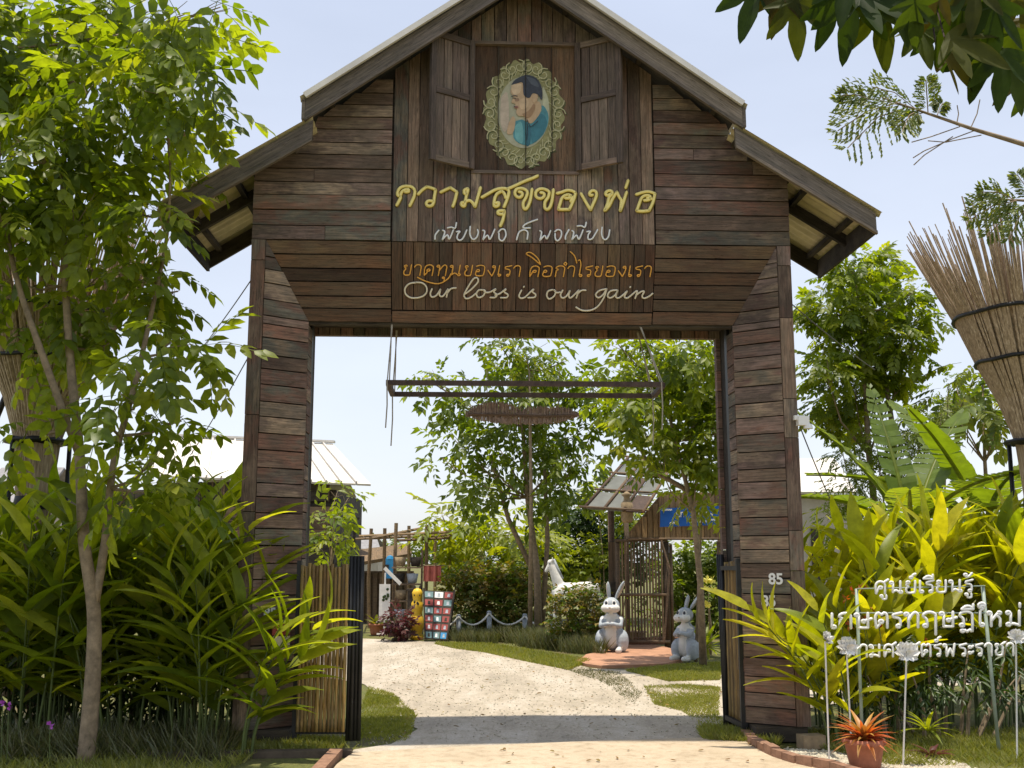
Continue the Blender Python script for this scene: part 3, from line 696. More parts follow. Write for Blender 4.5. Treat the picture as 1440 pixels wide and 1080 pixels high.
# ------------------------------------------------------------------ lettering: brush strokes traced on the boards
def on_wall(px, py): p = L(px, py, -.016); return p
_n = Vector((0, -(ZW-ZO), -DI)).normalized()             # outward normal of the soffit plane
def on_soffit(px, py):
    o, d = Lr(px, py); o = Vector(o); d = Vector(d); q = Vector((0, 0, ZW))+_n*.018; t = (q-o).dot(_n)/d.dot(_n); return o+d*t
def lettering(strokes, where, N, w, d, mat, nm, parent=gate, edge=None):
    X = Vector((1, 0, 0)); Y = Vector((0, 0, 1)); L_ = []
    for (ox, oy, sc, P) in strokes:
        Q = smooth_pts(P, 4) if len(P) > 2 else P
        L_.append([where(ox+x/sc, oy+y/sc) for x, y in Q])
    grp_ = list(range(len(L_)))                          # strokes that touch make one letter
    for i in range(len(L_)):
        for j in range(i):
            if grp_[i] != grp_[j] and min((a-b).length for a in L_[i] for b in L_[j]) < w*1.05:
                a_, b_ = grp_[i], grp_[j]; grp_ = [b_ if g == a_ else g for g in grp_]
    for g in sorted(set(grp_)):
        mb = MB()
        for k in range(len(L_)):
            if grp_[k] == g: stroke(mb, L_[k], X, Y, N, w, d)
        mb.obj(nm, mat, parent, True)
def zs(ox, oy, sc, *PS): return [(ox, oy, sc, P) for P in PS]
Z1 = zs(550, 240, 14.4, [(110, 700), (165, 600), (190, 530), (135, 500), (130, 440), (165, 365), (240, 320), (330, 312), (420, 330), (478, 400), (470, 500), (430, 600), (375, 710)],
        [(180, 520), (210, 440), (270, 390), (345, 380), (350, 425), (280, 430)], [(545, 475), (640, 380), (720, 325)], [(720, 325), (820, 350), (900, 385)], [(900, 385), (875, 520), (860, 640), (820, 705), (740, 712), (712, 655), (760, 610), (850, 620)],
        [(1000, 435), (1100, 385), (1195, 340)], [(1195, 340), (1330, 430)], [(1330, 430), (1290, 600), (1245, 725)])
Z2 = zs(650, 240, 13.5, [(100, 340), (40, 370), (40, 430), (85, 440), (110, 350)], [(85, 440), (60, 560), (40, 670), (-10, 660), (-15, 610), (50, 600)], [(50, 590), (130, 565), (190, 600), (240, 685)], [(240, 685), (290, 520), (345, 320)],
        [(370, 505), (500, 430), (620, 365), (740, 335), (840, 345), (885, 395), (865, 500), (820, 620), (790, 690)], [(860, 345), (1000, 285), (1180, 200), (1350, 135), (1430, 95)],
        [(735, 395), (660, 440), (615, 530), (605, 670), (680, 665), (690, 605), (630, 620)], [(745, 385), (795, 430), (825, 520)],
        [(800, 760), (690, 765), (680, 815), (770, 825), (800, 775)], [(800, 775), (770, 930), (720, 1050)],
        [(1075, 400), (1130, 415), (1140, 460), (1100, 505), (1040, 495), (1000, 440), (1020, 360), (1100, 335), (1190, 355), (1235, 410), (1215, 500), (1160, 600), (1160, 690), (1195, 730), (1245, 680), (1290, 560), (1310, 450), (1325, 350)])
Z3 = zs(740, 250, 14.4, [(290, 300), (350, 310), (365, 360), (320, 410), (250, 415), (195, 370), (195, 290), (250, 235), (330, 222), (420, 250), (465, 300), (440, 400), (380, 490), (375, 600), (420, 640), (480, 590), (525, 440), (550, 240)],
        [(620, 315), (720, 290), (820, 255), (920, 262), (1000, 305)], [(1000, 305), (965, 430), (910, 560), (870, 640)], [(870, 640), (650, 640)], [(650, 640), (690, 500), (730, 400), (820, 345), (900, 360), (880, 410), (790, 415)], [(860, 360), (930, 400), (900, 480)],
        [(1340, 350), (1290, 350), (1285, 300), (1330, 262), (1400, 270), (1425, 340), (1390, 450), (1340, 560), (1300, 650)], [(1300, 650), (1200, 480), (1110, 320)])
Z4 = zs(830, 245, 14.4, [(420, 400), (340, 430), (310, 390), (350, 340), (430, 340), (440, 400), (380, 470), (350, 600), (290, 735)], [(300, 730), (380, 640), (450, 500), (540, 360)], [(540, 360), (590, 470), (630, 540), (605, 740)], [(605, 740), (660, 600), (700, 470), (735, 360)], [(765, 125), (715, 275)],
        [(930, 410), (1050, 370), (1180, 352), (1310, 392)], [(1310, 392), (1270, 560), (1190, 735)], [(1190, 735), (1060, 750), (940, 740)], [(940, 740), (990, 600), (1040, 480), (1120, 430), (1210, 445), (1190, 515), (1090, 530)], [(1150, 480), (1240, 500)])
NW = Vector((0, -1, 0))
lettering(Z1+Z2+Z3+Z4, on_wall, NW, .030, .026, M_YEL, 'letter')
lettering([(ox+.7, oy+.9, s, P) for ox, oy, s, P in Z1+Z2+Z3+Z4], lambda a, b: L(a, b, -.010), NW, .034, .010, M_OLIVE, 'letter_edge')
W1 = zs(600, 305, 10.286, [(175, 195), (125, 260), (120, 325)], [(230, 195), (262, 220), (225, 330)], [(225, 330), (300, 260), (325, 325), (385, 190)], [(300, 160), (360, 150), (410, 165), (430, 85)],
        [(430, 215), (480, 210), (450, 250), (440, 310), (480, 340), (530, 300), (580, 190)], [(630, 140), (625, 250), (665, 325), (720, 300), (745, 230), (735, 185)], [(810, 195), (840, 215), (815, 330)], [(815, 330), (880, 265), (915, 325), (985, 180)],
        [(1045, 240), (1050, 320), (1100, 345), (1145, 270), (1130, 190), (1080, 180), (1035, 225)])
W2 = zs(730, 305, 10.286, [(-37, 330), (-10, 240), (20, 205), (80, 190), (125, 225), (115, 325)], [(160, 160), (60, 160), (80, 115), (160, 75), (265, 38)], [(300, 200), (325, 230), (300, 340)], [(300, 340), (370, 270), (400, 320), (455, 200)],
        [(520, 240), (525, 320), (560, 345), (605, 290), (610, 210), (560, 185), (515, 215)], [(720, 185), (675, 270), (670, 325)], [(765, 200), (790, 230), (765, 330)], [(765, 330), (830, 265), (865, 325), (925, 190)], [(840, 135), (900, 130), (950, 150), (970, 80)],
        [(980, 215), (1030, 210), (1000, 260), (1000, 320), (1050, 320), (1100, 250), (1135, 185)], [(1200, 150), (1195, 260), (1235, 330), (1290, 290), (1310, 190)])
lettering(W1+W2, on_wall, NW, .016, .014, M_WHITE, 'letter')
E1 = zs(560, 385, 7.784, [(200, 95), (120, 110), (75, 160), (80, 220), (130, 260), (200, 265), (270, 245), (310, 200), (305, 140), (260, 100), (190, 95)], [(370, 165), (350, 220), (370, 255), (420, 235), (462, 170)], [(462, 170), (452, 235), (490, 245), (545, 168)], [(545, 168), (528, 255)], [(535, 215), (575, 165), (632, 155)],
        [(725, 225), (800, 170), (872, 90), (862, 45), (820, 60), (755, 160), (720, 235), (745, 272), (800, 255), (850, 215)], [(930, 178), (880, 180), (855, 225), (880, 260), (930, 240), (952, 190), (930, 175), (960, 205), (1010, 200)],
        [(1010, 200), (1070, 165), (1045, 200), (1080, 228), (1060, 258), (1005, 260)], [(1060, 235), (1115, 215), (1180, 165), (1160, 200), (1200, 228), (1185, 260), (1120, 262)], [(1350, 180), (1322, 240), (1345, 268), (1395, 255)], [(1372, 146), (1378, 138)])
E2 = zs(740, 385, 7.784, [(-5, 250), (80, 168), (68, 200), (102, 225), (90, 258), (20, 262)], [(290, 175), (240, 190), (225, 240), (250, 275), (300, 250), (322, 200), (300, 172), (330, 205), (372, 203)], [(400, 180), (375, 230), (395, 265), (440, 245), (478, 185)], [(478, 185), (465, 240), (490, 262), (575, 180)], [(575, 180), (548, 265)], [(555, 230), (600, 185), (652, 180)],
        [(880, 165), (800, 185), (760, 230), (790, 262), (840, 230), (880, 165)], [(880, 165), (850, 260), (780, 360), (700, 400), (610, 400), (545, 365)], [(990, 178), (920, 190), (890, 240), (920, 265), (975, 230), (1002, 180)], [(1002, 180), (980, 250), (1020, 262), (1105, 190)], [(1105, 190), (1075, 250), (1110, 265), (1190, 200)], [(1136, 150), (1142, 142)],
        [(1190, 200), (1215, 190), (1192, 270)], [(1200, 235), (1260, 195), (1290, 195), (1268, 245), (1290, 268), (1340, 250), (1385, 215)])
lettering(E1+E2, on_soffit, _n, .0165, .014, M_CREAM, 'letter')

# stroke alphabet for looped Thai letters: x to the right, y up, body 0..1
def lo(cx, cy, r=.1, a0=0, turn=1, n=7): return [(cx+r*math.cos(a0+turn*2*PI*k/n), cy+r*math.sin(a0+turn*2*PI*k/n)) for k in range(n)]
TL = lo(.13, .88, .09, 0)
TH_ = {
 'ก': (.78, [[(.12, 0), (.12, .55), (.25, .66), (.06, .8), (.2, .97), (.4, 1), (.58, .9), (.63, .7), (.63, 0)]]),
 'ค': (.82, [lo(.38, .5, .1, PI)+[(.28, .5), (.22, .3), (.13, .02)], [(.13, .02), (.1, .6), (.18, .9), (.38, 1), (.58, .9), (.65, .7), (.65, 0)]]),
 'ศ': (.9, [lo(.38, .5, .1, PI)+[(.28, .5), (.22, .3), (.13, .02)], [(.13, .02), (.1, .6), (.18, .9), (.38, 1), (.56, .9), (.65, .7), (.65, 0)], [(.58, .92), (.84, 1.15)]]),
 'ด': (.82, [lo(.36, .5, .1, PI)+[(.26, .45), (.3, .3), (.15, .02)], [(.15, .02), (.1, .6), (.18, .9), (.38, 1), (.58, .9), (.65, .7), (.65, 0)]]),
 'ต': (.82, [lo(.36, .42, .1, PI)+[(.26, .4), (.3, .25), (.15, .02)], [(.15, .02), (.09, .6), (.14, .9), (.25, 1), (.38, .86), (.51, 1), (.62, .9), (.66, .6), (.66, 0)]]),
 'ท': (.86, [TL+[(.23, .88), (.23, 0)], [(.23, .45), (.4, .85), (.54, 1), (.66, .88), (.68, .7), (.68, 0)]]),
 'น': (.9, [TL+[(.22, .88), (.22, .08)], [(.22, .12), (.4, .25), (.56, .12)]+lo(.68, .1, .09, PI), [(.66, .2), (.66, 1)]]),
 'ม': (.88, [TL+[(.24, .88), (.24, .12)], lo(.15, .1, .09, 0), [(.24, .12), (.4, .14), (.66, .02)], [(.66, .02), (.66, 1)]]),
 'ย': (.8, [lo(.22, .88, .09, 0)+[(.2, .79), (.1, .68), (.24, .54)], [(.24, .54), (.12, .42), (.12, .15), (.24, .02), (.5, .02), (.63, .14), (.63, 1)]]),
 'ร': (.62, [[(.52, 1), (.3, .93), (.12, .86), (.14, .7), (.36, .64), (.46, .5), (.46, .14)]+lo(.37, .1, .09, 0)]),
 'เ': (.4, [[(.13, 1), (.13, .12)]+lo(.22, .1, .09, PI)]),
 'า': (.62, [[(.05, .76), (.14, .95), (.3, 1), (.44, .9), (.48, .7), (.48, 0)]]),
 'ำ': (.62, [lo(-.12, 1.3, .09, 0), [(.05, .76), (.14, .95), (.3, 1), (.44, .9), (.48, .7), (.48, 0)]]),
 'ว': (.62, [[(.05, .76), (.14, .95), (.3, 1), (.44, .9), (.48, .7), (.48, .12)]+lo(.39, .1, .09, 0)]),
 'อ': (.82, [lo(.24, .5, .1, PI)+[(.13, .4), (.12, .14), (.24, .02), (.5, .02), (.64, .14), (.64, .8), (.52, .97), (.3, 1), (.1, .9)]]),
 'ข': (.72, [lo(.2, .86, .09, 0)+[(.14, .76), (.24, .6), (.14, .4), (.16, .12), (.28, .02), (.45, .02), (.55, .14), (.55, 1)]]),
 'ช': (.76, [lo(.2, .86, .09, 0)+[(.14, .76), (.24, .6), (.14, .4), (.16, .12), (.28, .02), (.45, .02), (.55, .14), (.55, .78), (.45, .86), (.72, 1.1)]]),
 'ง': (.62, [lo(.4, .88, .09, 0)+[(.5, .8), (.46, .4), (.36, .02)], [(.36, .02), (.05, .55)]]),
 'บ': (.82, [TL+[(.22, .88), (.22, .02)], [(.22, .02), (.66, .02)], [(.66, .02), (.66, 1)]]),
 'ษ': (.92, [TL+[(.22, .88), (.22, .02)], [(.22, .02), (.66, .02)], [(.66, .02), (.66, 1)], lo(.46, .45, .08, 0)+[(.54, .5), (.84, .62)]]),
 'พ': (.98, [TL+[(.22, .88), (.26, 0)], [(.26, 0), (.48, .62)], [(.48, .62), (.66, 0)], [(.66, 0), (.76, 1)]]),
 'ห': (.9, [TL+[(.22, .88), (.22, 0)], [(.22, .35), (.5, .8)]+lo(.6, .88, .08, PI), [(.48, .72), (.64, .5), (.64, 0)]]),
 'ฤ': (.82, [lo(.17, .1, .09, 0)+[(.26, .1), (.22, .55), (.06, .76), (.18, .95), (.4, 1), (.6, .9), (.66, .7), (.66, -.5)]]),
 'ฎ': (.84, [lo(.17, .1, .09, 0)+[(.26, .1), (.22, .55), (.06, .76), (.18, .95), (.4, 1), (.6, .9), (.66, .7), (.66, -.34), (.55, -.2), (.42, -.34), (.3, -.22)]+lo(.2, -.28, .08, 0)]),
 'ใ': (.5, [lo(.3, 1.32, .08, 0)+[(.16, 1.25), (.12, 1.45), (.28, 1.56), (.42, 1.45), (.36, 1.2), (.2, 1.02), (.2, .12)]+lo(.29, .1, .09, PI)]),
 'ไ': (.46, [[(.0, 1.5), (.1, 1.56), (.18, 1.3), (.22, 1.0), (.22, .12)]+lo(.31, .1, .09, PI)]),
 'ส': (.86, [lo(.24, .3, .09, 0)+[(.14, .25), (.1, .05)], [(.1, .1), (.12, .45), (.3, .6), (.56, .55), (.66, .45)], [(.66, 0), (.66, .7), (.56, .92), (.36, 1), (.12, .86)], [(.54, .9), (.84, 1.15)]]),
 'ะ': (.42, [lo(.14, .72, .08, 0)+[(.22, .68), (.34, .82)], lo(.14, .26, .08, 0)+[(.22, .22), (.34, .36)]]),
 'ี': (0, [[(-.68, 1.16), (-.5, 1.34), (-.3, 1.36), (-.14, 1.16)], [(-.68, 1.16), (-.14, 1.16)], [(-.14, 1.16), (-.14, 1.48)]]),
 'ื': (0, [[(-.68, 1.16), (-.5, 1.34), (-.3, 1.36), (-.14, 1.16)], [(-.68, 1.16), (-.14, 1.16)], [(-.14, 1.16), (-.14, 1.44)], [(-.3, 1.3), (-.3, 1.46)]]),
 '่': (0, [[(-.2, 1.25), (-.2, 1.5)]]),
 '้': (0, [lo(-.52, 1.42, .08, 0)+[(-.44, 1.34), (-.5, 1.22), (-.3, 1.3), (-.14, 1.55)]]),
 '์': (0, [lo(-.4, 1.28, .08, 0)+[(-.32, 1.34), (-.3, 1.48), (-.14, 1.58)]]),
 'ู': (0, [lo(-.46, -.2, .07, 0)+[(-.39, -.2), (-.39, -.44), (-.18, -.44), (-.18, -.14)]]),
 'ุ': (0, [lo(-.28, -.2, .07, 0)+[(-.21, -.2), (-.21, -.48)]]),
 ' ': (.5, []),
}
def thai_strokes(txt, slant=0.0):
    x = 0; out = []
    for ch in txt:
        adv, st = TH_[ch]
        for s in st: out.append([(x+px+slant*py, py) for px, py in (smooth_pts(s, 2) if len(s) > 2 else s)])
        x += adv
    return out, x
def thai_px(txt, x0, x1, ybase, h, where, N, w, d, mat, nm, parent, slant=0.0, tilt=0.0, xtra=()):
    st, wd = thai_strokes(txt, slant); k = (x1-x0)/wd; x = 0; groups = []
    for ch in txt:
        adv, ss = TH_[ch]; here = [[(x+px+slant*py, py) for px, py in (smooth_pts(s, 2) if len(s) > 2 else s)] for s in ss]
        if adv == 0 and groups: groups[-1] += here
        elif here: groups.append(here)
        x += adv
    for g in groups:
        mb = MB()
        for s in g: stroke(mb, [where(x0+a*k, ybase+tilt*a*k-b*h) for a, b in s], Vector((1, 0, 0)), Vector((0, 0, 1)), N, w, d, 5)
        mb.obj('letter', mat, parent, True)
    for s in xtra: mb = MB(); stroke(mb, [where(a, b) for a, b in smooth_pts(s, 3)], Vector((1, 0, 0)), Vector((0, 0, 1)), N, w, d, 5); mb.obj('flourish', mat, parent, True)
thai_px('ขาดทุนของเรา', 564, 733, 387, 15, on_soffit, _n, .0125, .012, M_ORG, 'orange_lettering', gate, .12, .01, xtra=[[(587, 390), (600, 396), (617, 399), (630, 392), (634, 385)]])
thai_px('คอกาไรของเรา', 742, 917, 389, 15, on_soffit, _n, .0125, .012, M_ORG, 'orange_lettering', gate, .12, .0, xtra=[[(760, 372), (748, 362), (740, 357), (746, 355), (756, 363), (760, 372)], [(793, 371), (795, 369), (797, 371), (795, 373), (793, 371)], [(802, 354), (808, 360), (811, 370)]])

# numbers, notices and lamp on the pillars
def pill_num(txt, px, py, size, name='house_number'):
    yl = .10
    cu = bpy.data.curves.new(name, 'FONT'); cu.body = txt; cu.size = size; cu.extrude = .004; cu.offset = .0035; cu.materials.append(M_WHITE)
    o = bpy.data.objects.new(name, cu); COL.objects.link(o); dg = bpy.context.evaluated_depsgraph_get(); me = bpy.data.meshes.new_from_object(o.evaluated_get(dg)); bpy.data.objects.remove(o)
    o = link(name, me, gate)
    x = L(px, py, .1).x; k = (HM-abs(x))/(HM-HI_); yy = DI*max(0, min(1, k)); p = L(px, py, yy)
    ang = math.atan2(DI, HM-HI_)*(1 if x < 0 else -1)
    o.location = (p.x, yy-.045, p.z); o.rotation_euler = (PI/2, 0, ang); return o
pill_num('85', 1079, 821, .135); pill_num('85', 1069, 852, .135); pill_num('85', 372, 868, .115)
nb = MB(); nb.box(-.085, .085, -.012, 0, -.045, .045); o = nb.obj('red_notice', M_RED, gate, recenter=False); p = L(396, 885, .14); o.location = (p.x, .10, p.z); o.rotation_euler = (0, 0, .6)
nb = MB(); nb.box(-.08, .08, -.012, 0, -.06, .06); o = nb.obj('cream_notice', M_CREAM, gate, recenter=False); p = L(396, 904, .14); o.location = (p.x, .10, p.z); o.rotation_euler = (0, 0, .6)

lamp = empty('wall_lamp', tuple(gw(2.53, -.05, 2.80)), TH, 'small white weatherproof lamp on the outer edge of the right gate pillar', 'lamp')
mb = MB(); mb.box(-.05, .05, -.04, .04, -.03, .05); mb.box(-.08, .02, -.02, .02, .02, .06); mb.obj('lamp_body', M_WHITE, lamp)
mb = MB(); mb.lathe([(0, -.04), (.045, -.04), (.035, .0), (.0, .01)], 10, (.045, -.01, -.02)); mb.obj('lamp_shade', M_WHITE, lamp)

# bamboo gate leaves
def gate_leaf(hx, hy, ang, n, wd, z0, z1, postw):
    lf = empty('gate_leaf', (hx, hy, 0), ang); lf.parent = gate
    mb = MB(); mb.box(0, wd, -.02, .02, z0, z0+.04); mb.box(0, wd, -.02, .02, z1-.05, z1-.01); mb.box(-.035, .0, -.03, .03, z0-.03, z1+.06)
    mb.obj('leaf_frame', M_BLACK, lf)
    mb = MB()
    for k in range(postw): mb.tube([(wd+.015+k*.032, random.uniform(-.01, .02), z0-.06), (wd+.015+k*.032, random.uniform(-.01, .02), z1+.10)], .019, 8)
    mb.obj('black_pole', M_BLACK, lf, True)
    for i in range(n):
        x = wd*(i+.5)/n; r = wd/n*.47
        mb = MB(); ps = []; rs = []; nn = random.randint(5, 8); ph = random.random()
        L0, L1 = z0+.02, z1+random.uniform(-.0, .04)
        for k in range(nn*3+1):
            z = L0+(L1-L0)*k/(nn*3); ps.append((random.uniform(-.001, .001), 0, z-(L0+L1)/2)); rs.append(r*(1.13 if k % 3 == 0 else 1.0))
        mb.tube(ps, rs, 7); me = mb.mesh('bamboo_pole', M_BAMB, True)
        # grain must run along local X: rotate so the pole's axis is X
        me.transform(Matrix.Rotation(PI/2, 4, 'Y')); o = link('bamboo_pole', me, lf, (x, -.035+random.uniform(-.004, .004), (L0+L1)/2)); o.rotation_euler = (0, -PI/2, random.uniform(-.01, .01)*0)
    return lf
gate_leaf(-1.955, .02, math.radians(-2), 13, .42, .10, 1.50, 4)
gate_leaf(1.985, .30, math.radians(93), 11, .52, .08, 1.52, 3)

# ------------------------------------------------------------------ hung from the lintel
fr = empty('hanging_rack', tuple(gw(0, .15, 3.17)), TH, 'long rectangular rusty steel frame hung flat by ropes under the gate lintel', 'hanging rack')
for (a, b) in (((-1.26, 0, 0), (1.30, 0, 0)), ((-1.26, .62, -.01), (1.32, .62, -.01)), ((-1.24, .02, 0), (-1.24, .60, -.01)), ((1.30, .02, 0), (1.32, .60, -.01))):
    mb = MB(); mb.bar(a, b, .045, .045); mb.obj('frame_bar', M_RUST, fr)
for (x, y, xt, dn) in ((-1.25, .0, -1.22, .42), (-1.24, .6, -1.20, .52), (1.28, .0, 1.12, .42), (1.30, .6, 1.16, .5)):
    for dx in (0, .02):
        mb = MB(); mb.tube([(x+dx, y, 0), ((x+xt)/2+dx*.4, y*.8+.07, .3), (xt-dx*.5, .14 if y < .3 else .50, .60)], .006, 5); mb.obj('rope', M_ROPE, fr)
    mb = MB(); mb.tube([(x, y-.02, .02), (x+.006, y-.02, -dn*.5), (x-.004, y-.02, -dn)], .0065, 5); mb.obj('rope_tail', M_ROPE, fr)
p0 = W(735, 584, 10.45)
pl = empty('woven_plaque', tuple(p0), TH, 'brown twig plaque shaped like two joined clouds hanging below the steel frame', 'plaque')
mb = MB(); nr = 90
for i in range(nr):
    u = -1+2*i/(nr-1); x = u*.555
    lob = max(0, 1-((u+.48)/.52)**2)**.5*.125+0 if u < 0 else max(0, 1-((u-.45)/.55)**2)**.5*.09
    hgt = max(.035, lob, .055 if abs(u) < .3 else 0); lowr = -.085*max(.15, 1-abs(u)**3)
    for r in range(2):
        mb.tube([(x+random.uniform(-.004, .004), random.uniform(-.03, .03), lowr+random.uniform(-.012, .01)), (x+random.uniform(-.006, .006), random.uniform(-.03, .03), hgt+random.uniform(-.02, .012))], .0062, 4)
o = mb.obj('twigs', plain('brown_twig', (.30, .215, .165), .9, var=.4, sc=30), pl); o['kind'] = 'stuff'
for yy in (-.035, .035):
    mb = MB(); mb.tube([(-.54, yy, 0), (-.2, yy, .0), (.2, yy, -.01), (.54, yy, .0)], .012, 6); mb.obj('binding_rail', M_HUT, pl)
for x in (-.35, .35):
    mb = MB(); mb.tube([(x, 0, .02), (x*1.02, -.10, .45)], .004, 4); mb.obj('cord', M_ROPE, pl)

# guy wires
def wire(a, b, sag, label, r=.006, knot=False):
    mb = MB(); a = Vector(a); b = Vector(b); mb.tube([a.lerp(b, t)-Vector((0, 0, sag*4*t*(1-t))) for t in [i/8 for i in range(9)]], r, 5)
    if knot: mb.bar(a+(b-a)*.02, a+(b-a)*.05, .02, .02)
    return tag(mb.obj('guy_wire', M_WIRE, None), label, 'cable')
wire(gw(-2.52, .3, 4.22), W(282, 492, 12.5), .02, 'thin steel wire running down left from the upper left gate pillar', knot=True).name
wire(gw(-2.52, .4, 3.55), W(268, 640, 13.5), .03, 'lower thin wire sloping down left from the left gate pillar past the leaves')
wire(gw(2.53, .5, 4.15), W(1230, 520, 13), .03, 'thin wire running from the right eave down towards the green tree')
wire(gw(2.55, .1, 2.78), W(1172, 712, 11.2), .02, 'thin wire dropping from the white lamp to the ground at right')

# ------------------------------------------------------------------ leaf materials
LF_TREE = leafmat('leaf_broad', [(.075, .11, .015), (.13, .175, .02), (.20, .24, .03), (.09, .135, .018), (.27, .29, .04)], tf=.52)
LF_TREE2 = leafmat('leaf_mid', [(.065, .10, .015), (.11, .155, .02), (.16, .20, .025), (.08, .12, .018), (.13, .17, .022)], tf=.48)
LF_YEL = leafmat('leaf_yellowgreen', [(.18, .22, .025), (.24, .26, .03), (.14, .19, .022)], tf=.45)
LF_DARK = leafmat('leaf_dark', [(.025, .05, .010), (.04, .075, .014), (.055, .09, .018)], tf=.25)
LF_GING = leafmat('leaf_ginger', [(.11, .15, .018), (.18, .225, .025), (.28, .31, .035), (.13, .18, .02), (.38, .38, .07)], tf=.52, rough=.42, spec=.3)
LF_GINGSUN = leafmat('leaf_ginger_sunlit', [(.24, .27, .02), (.34, .33, .025), (.28, .30, .02), (.42, .38, .04), (.15, .20, .02)], tf=.5, rough=.42, spec=.3)  # right bed ginger: sunlight put into a brighter, yellower leaf colour
LF_CANE = plain('cane_green', (.09, .12, .03), .6, var=.3)
LF_BAN = leafmat('leaf_banana', [(.10, .15, .028), (.14, .19, .035), (.17, .21, .04)], tf=.42, rough=.35)
LF_HEDGE = leafmat('leaf_hedge', [(.07, .13, .018), (.10, .15, .02), (.20, .12, .03), (.09, .14, .018), (.24, .17, .04), (.06, .11, .015)], tf=.3)
LF_GRASS = leafmat('leaf_grass', [(.17, .20, .035), (.23, .24, .05), (.28, .26, .09), (.13, .16, .03)], tf=.3)
LF_DRY = leafmat('leaf_dry_grass', [(.08, .10, .03), (.13, .13, .05), (.06, .07, .025), (.20, .17, .09)], tf=.2)
LF_BROM = leafmat('leaf_bromeliad', [(.36, .08, .03), (.44, .17, .05), (.30, .07, .03), (.45, .27, .07), (.22, .17, .05), (.40, .12, .05)], trans=(.55, .25, .08), tf=.3)
LF_PURP = leafmat('leaf_purple', [(.08, .02, .03), (.12, .03, .035), (.06, .05, .02)], trans=(.5, .2, .2), tf=.2)
LF_MIM = leafmat('leaf_feather', [(.10, .15, .04), (.15, .18, .06), (.20, .22, .07), (.08, .13, .04)], tf=.4)
LF_YFL = leafmat('petal_yellow', [(.75, .70, .22), (.68, .60, .15)], trans=(.5, .5, .3), tf=.2)
LF_LOBE = leafmat('leaf_lobed', [(.022, .04, .012), (.035, .06, .015), (.055, .08, .016), (.075, .055, .02)], tf=.38, rough=.6, spec=.15)

def bush(name, Y, pxb, density, tm, size, mat, label, cat='bush', group=None, dz=.85, droop=.25, spread=.3, stem=None):
    c = pxblobs(pxb, Y, (0, 0, 0), spread); bx_ = sum(b[0] for b in c)/len(c); by_ = sum(b[1] for b in c)/len(c)
    t = empty(name, (bx_, by_, 0), 0, label, cat, group); bl = [(x-bx_, y-by_, z, r) for x, y, z, r in c]
    crown(t, bl, density, tm, size, mat, 'foliage', dz, droop)
    mb = MB()
    for (x, y, z, r) in bl:
        for k in range(1): mb.tube([(x*.6+random.uniform(-.1, .1), y*.6, 0), (x*.8, y*.8, max(.1, z)*.5), (x+random.uniform(-.5, .5)*r, y, max(.15, z))], [.02, .015, .006], 4)
    mb.obj('stem', stem or M_BARK, t); return t
C_OV = [T_compound(4, .46, .5, .5, seed=s) for s in range(4)]
C_LONG = [T_compound(6, .34, .42, .6, seed=s+10) for s in range(3)]
C_FAR = T_compound(3, .55, .6, .5, T_simple(.5, .15), seed=5, rach=False)
C_FAR2 = T_compound(5, .36, .5, .7, T_simple(.42, .12), seed=6, rach=False)
T_CL = T_compound(2, .7, .7, .2, T_simple(.6, .1), ang=75, seed=8, rach=False)

# ------------------------------------------------------------------ behind the gate: far buildings
# house with a white metal roof, far left
Yh = 28.0
hA, hB, hC, hD = W(238, 614, Yh+3), W(468, 624, Yh+3), W(522, 681, Yh), W(205, 668, Yh)
hb = empty('timber_house', (W(360, 800, Yh).x, Yh+1.5, 0), 0, 'dark timber house with white sheet metal roof seen left of the gate opening', 'house'); ho = Vector(hb.location)
n = 15
for i in range(n):
    a, b = i/n, (i+1)/n; q = [hD.lerp(hC, a+.002), hD.lerp(hC, b-.002), hA.lerp(hB, b-.002), hA.lerp(hB, a+.002)]
    slab(hb, [p-ho for p in (q[1], q[2], q[3], q[0])], .05, M_TINW, name='roof_sheet', segs=1, jit=0, proud=.01)
    mb = MB(); mb.bar(q[0]-ho+Vector((0, 0, .04)), q[3]-ho+Vector((0, 0, .04)), .04, .05); mb.obj('roof_rib', M_TINW, hb)
mb = MB(); mb.bar(hA-ho+Vector((-.2, .02, .06)), hB-ho+Vector((.05, .02, .06)), .25, .06); mb.obj('ridge_cap', M_TINW, hb)
mb = MB()                                                # rear slope and gable end
mb.add([hA-ho, hB-ho, Vector((hB.x+.3, hC.y+6, hC.z))-ho, hD-ho+Vector((0, 6, 0))], [(0, 1, 2, 3)]); mb.obj('rear_roof', M_TINW, hb)
xL, xR = hD.x-ho.x-1.2, W(468, 700, Yh).x-ho.x
zt = hC.z-.1
mb = MB(); mb.box(xL, xR, -1.0, 4.0, .0, zt-.02); mb.obj('wall', M_DARK, hb)
z = zt-1.25
while z < zt-.02:
    slab(hb, [(xL, -1.02, z), (xR, -1.02, z), (xR, -1.02, min(z+.2, zt)-.01), (xL, -1.02, min(z+.2, zt)-.01)], .03, M_DARK if z > zt-.6 else M_HUT, name='wall_plank', segs=1); z += .2
for px in (268, 300, 330, 447):
    p = W(px, 690, Yh+.5)-ho; mb = MB(); mb.box(p.x-.30, p.x+.30, -1.10, -1.05, p.z-.28, p.z+.22); w_ = mb.obj('window', M_DARK, hb)
    for dx in (-.31, 0, .31):
        mb = MB(); mb.box(dx-.02, dx+.02, -.04, -.026, -.26, .26); mb.obj('window_frame', M_HUT, w_)
mb = MB(); mb.box(xL, xR+.7, -1.5, -1.40, zt-.82, zt-.76); mb.box(xR+.55, xR+.62, -1.5, -1.42, zt-1.45, zt-.76); mb.box(xR, xR+.6, -1.5, -1.44, zt-1.45, zt-1.38)
mb.bar((xR+.58, -1.46, zt-1.42), (xR, -1.46, zt-2.1), .06, .06); mb.obj('balcony_rail', M_DARK, hb)
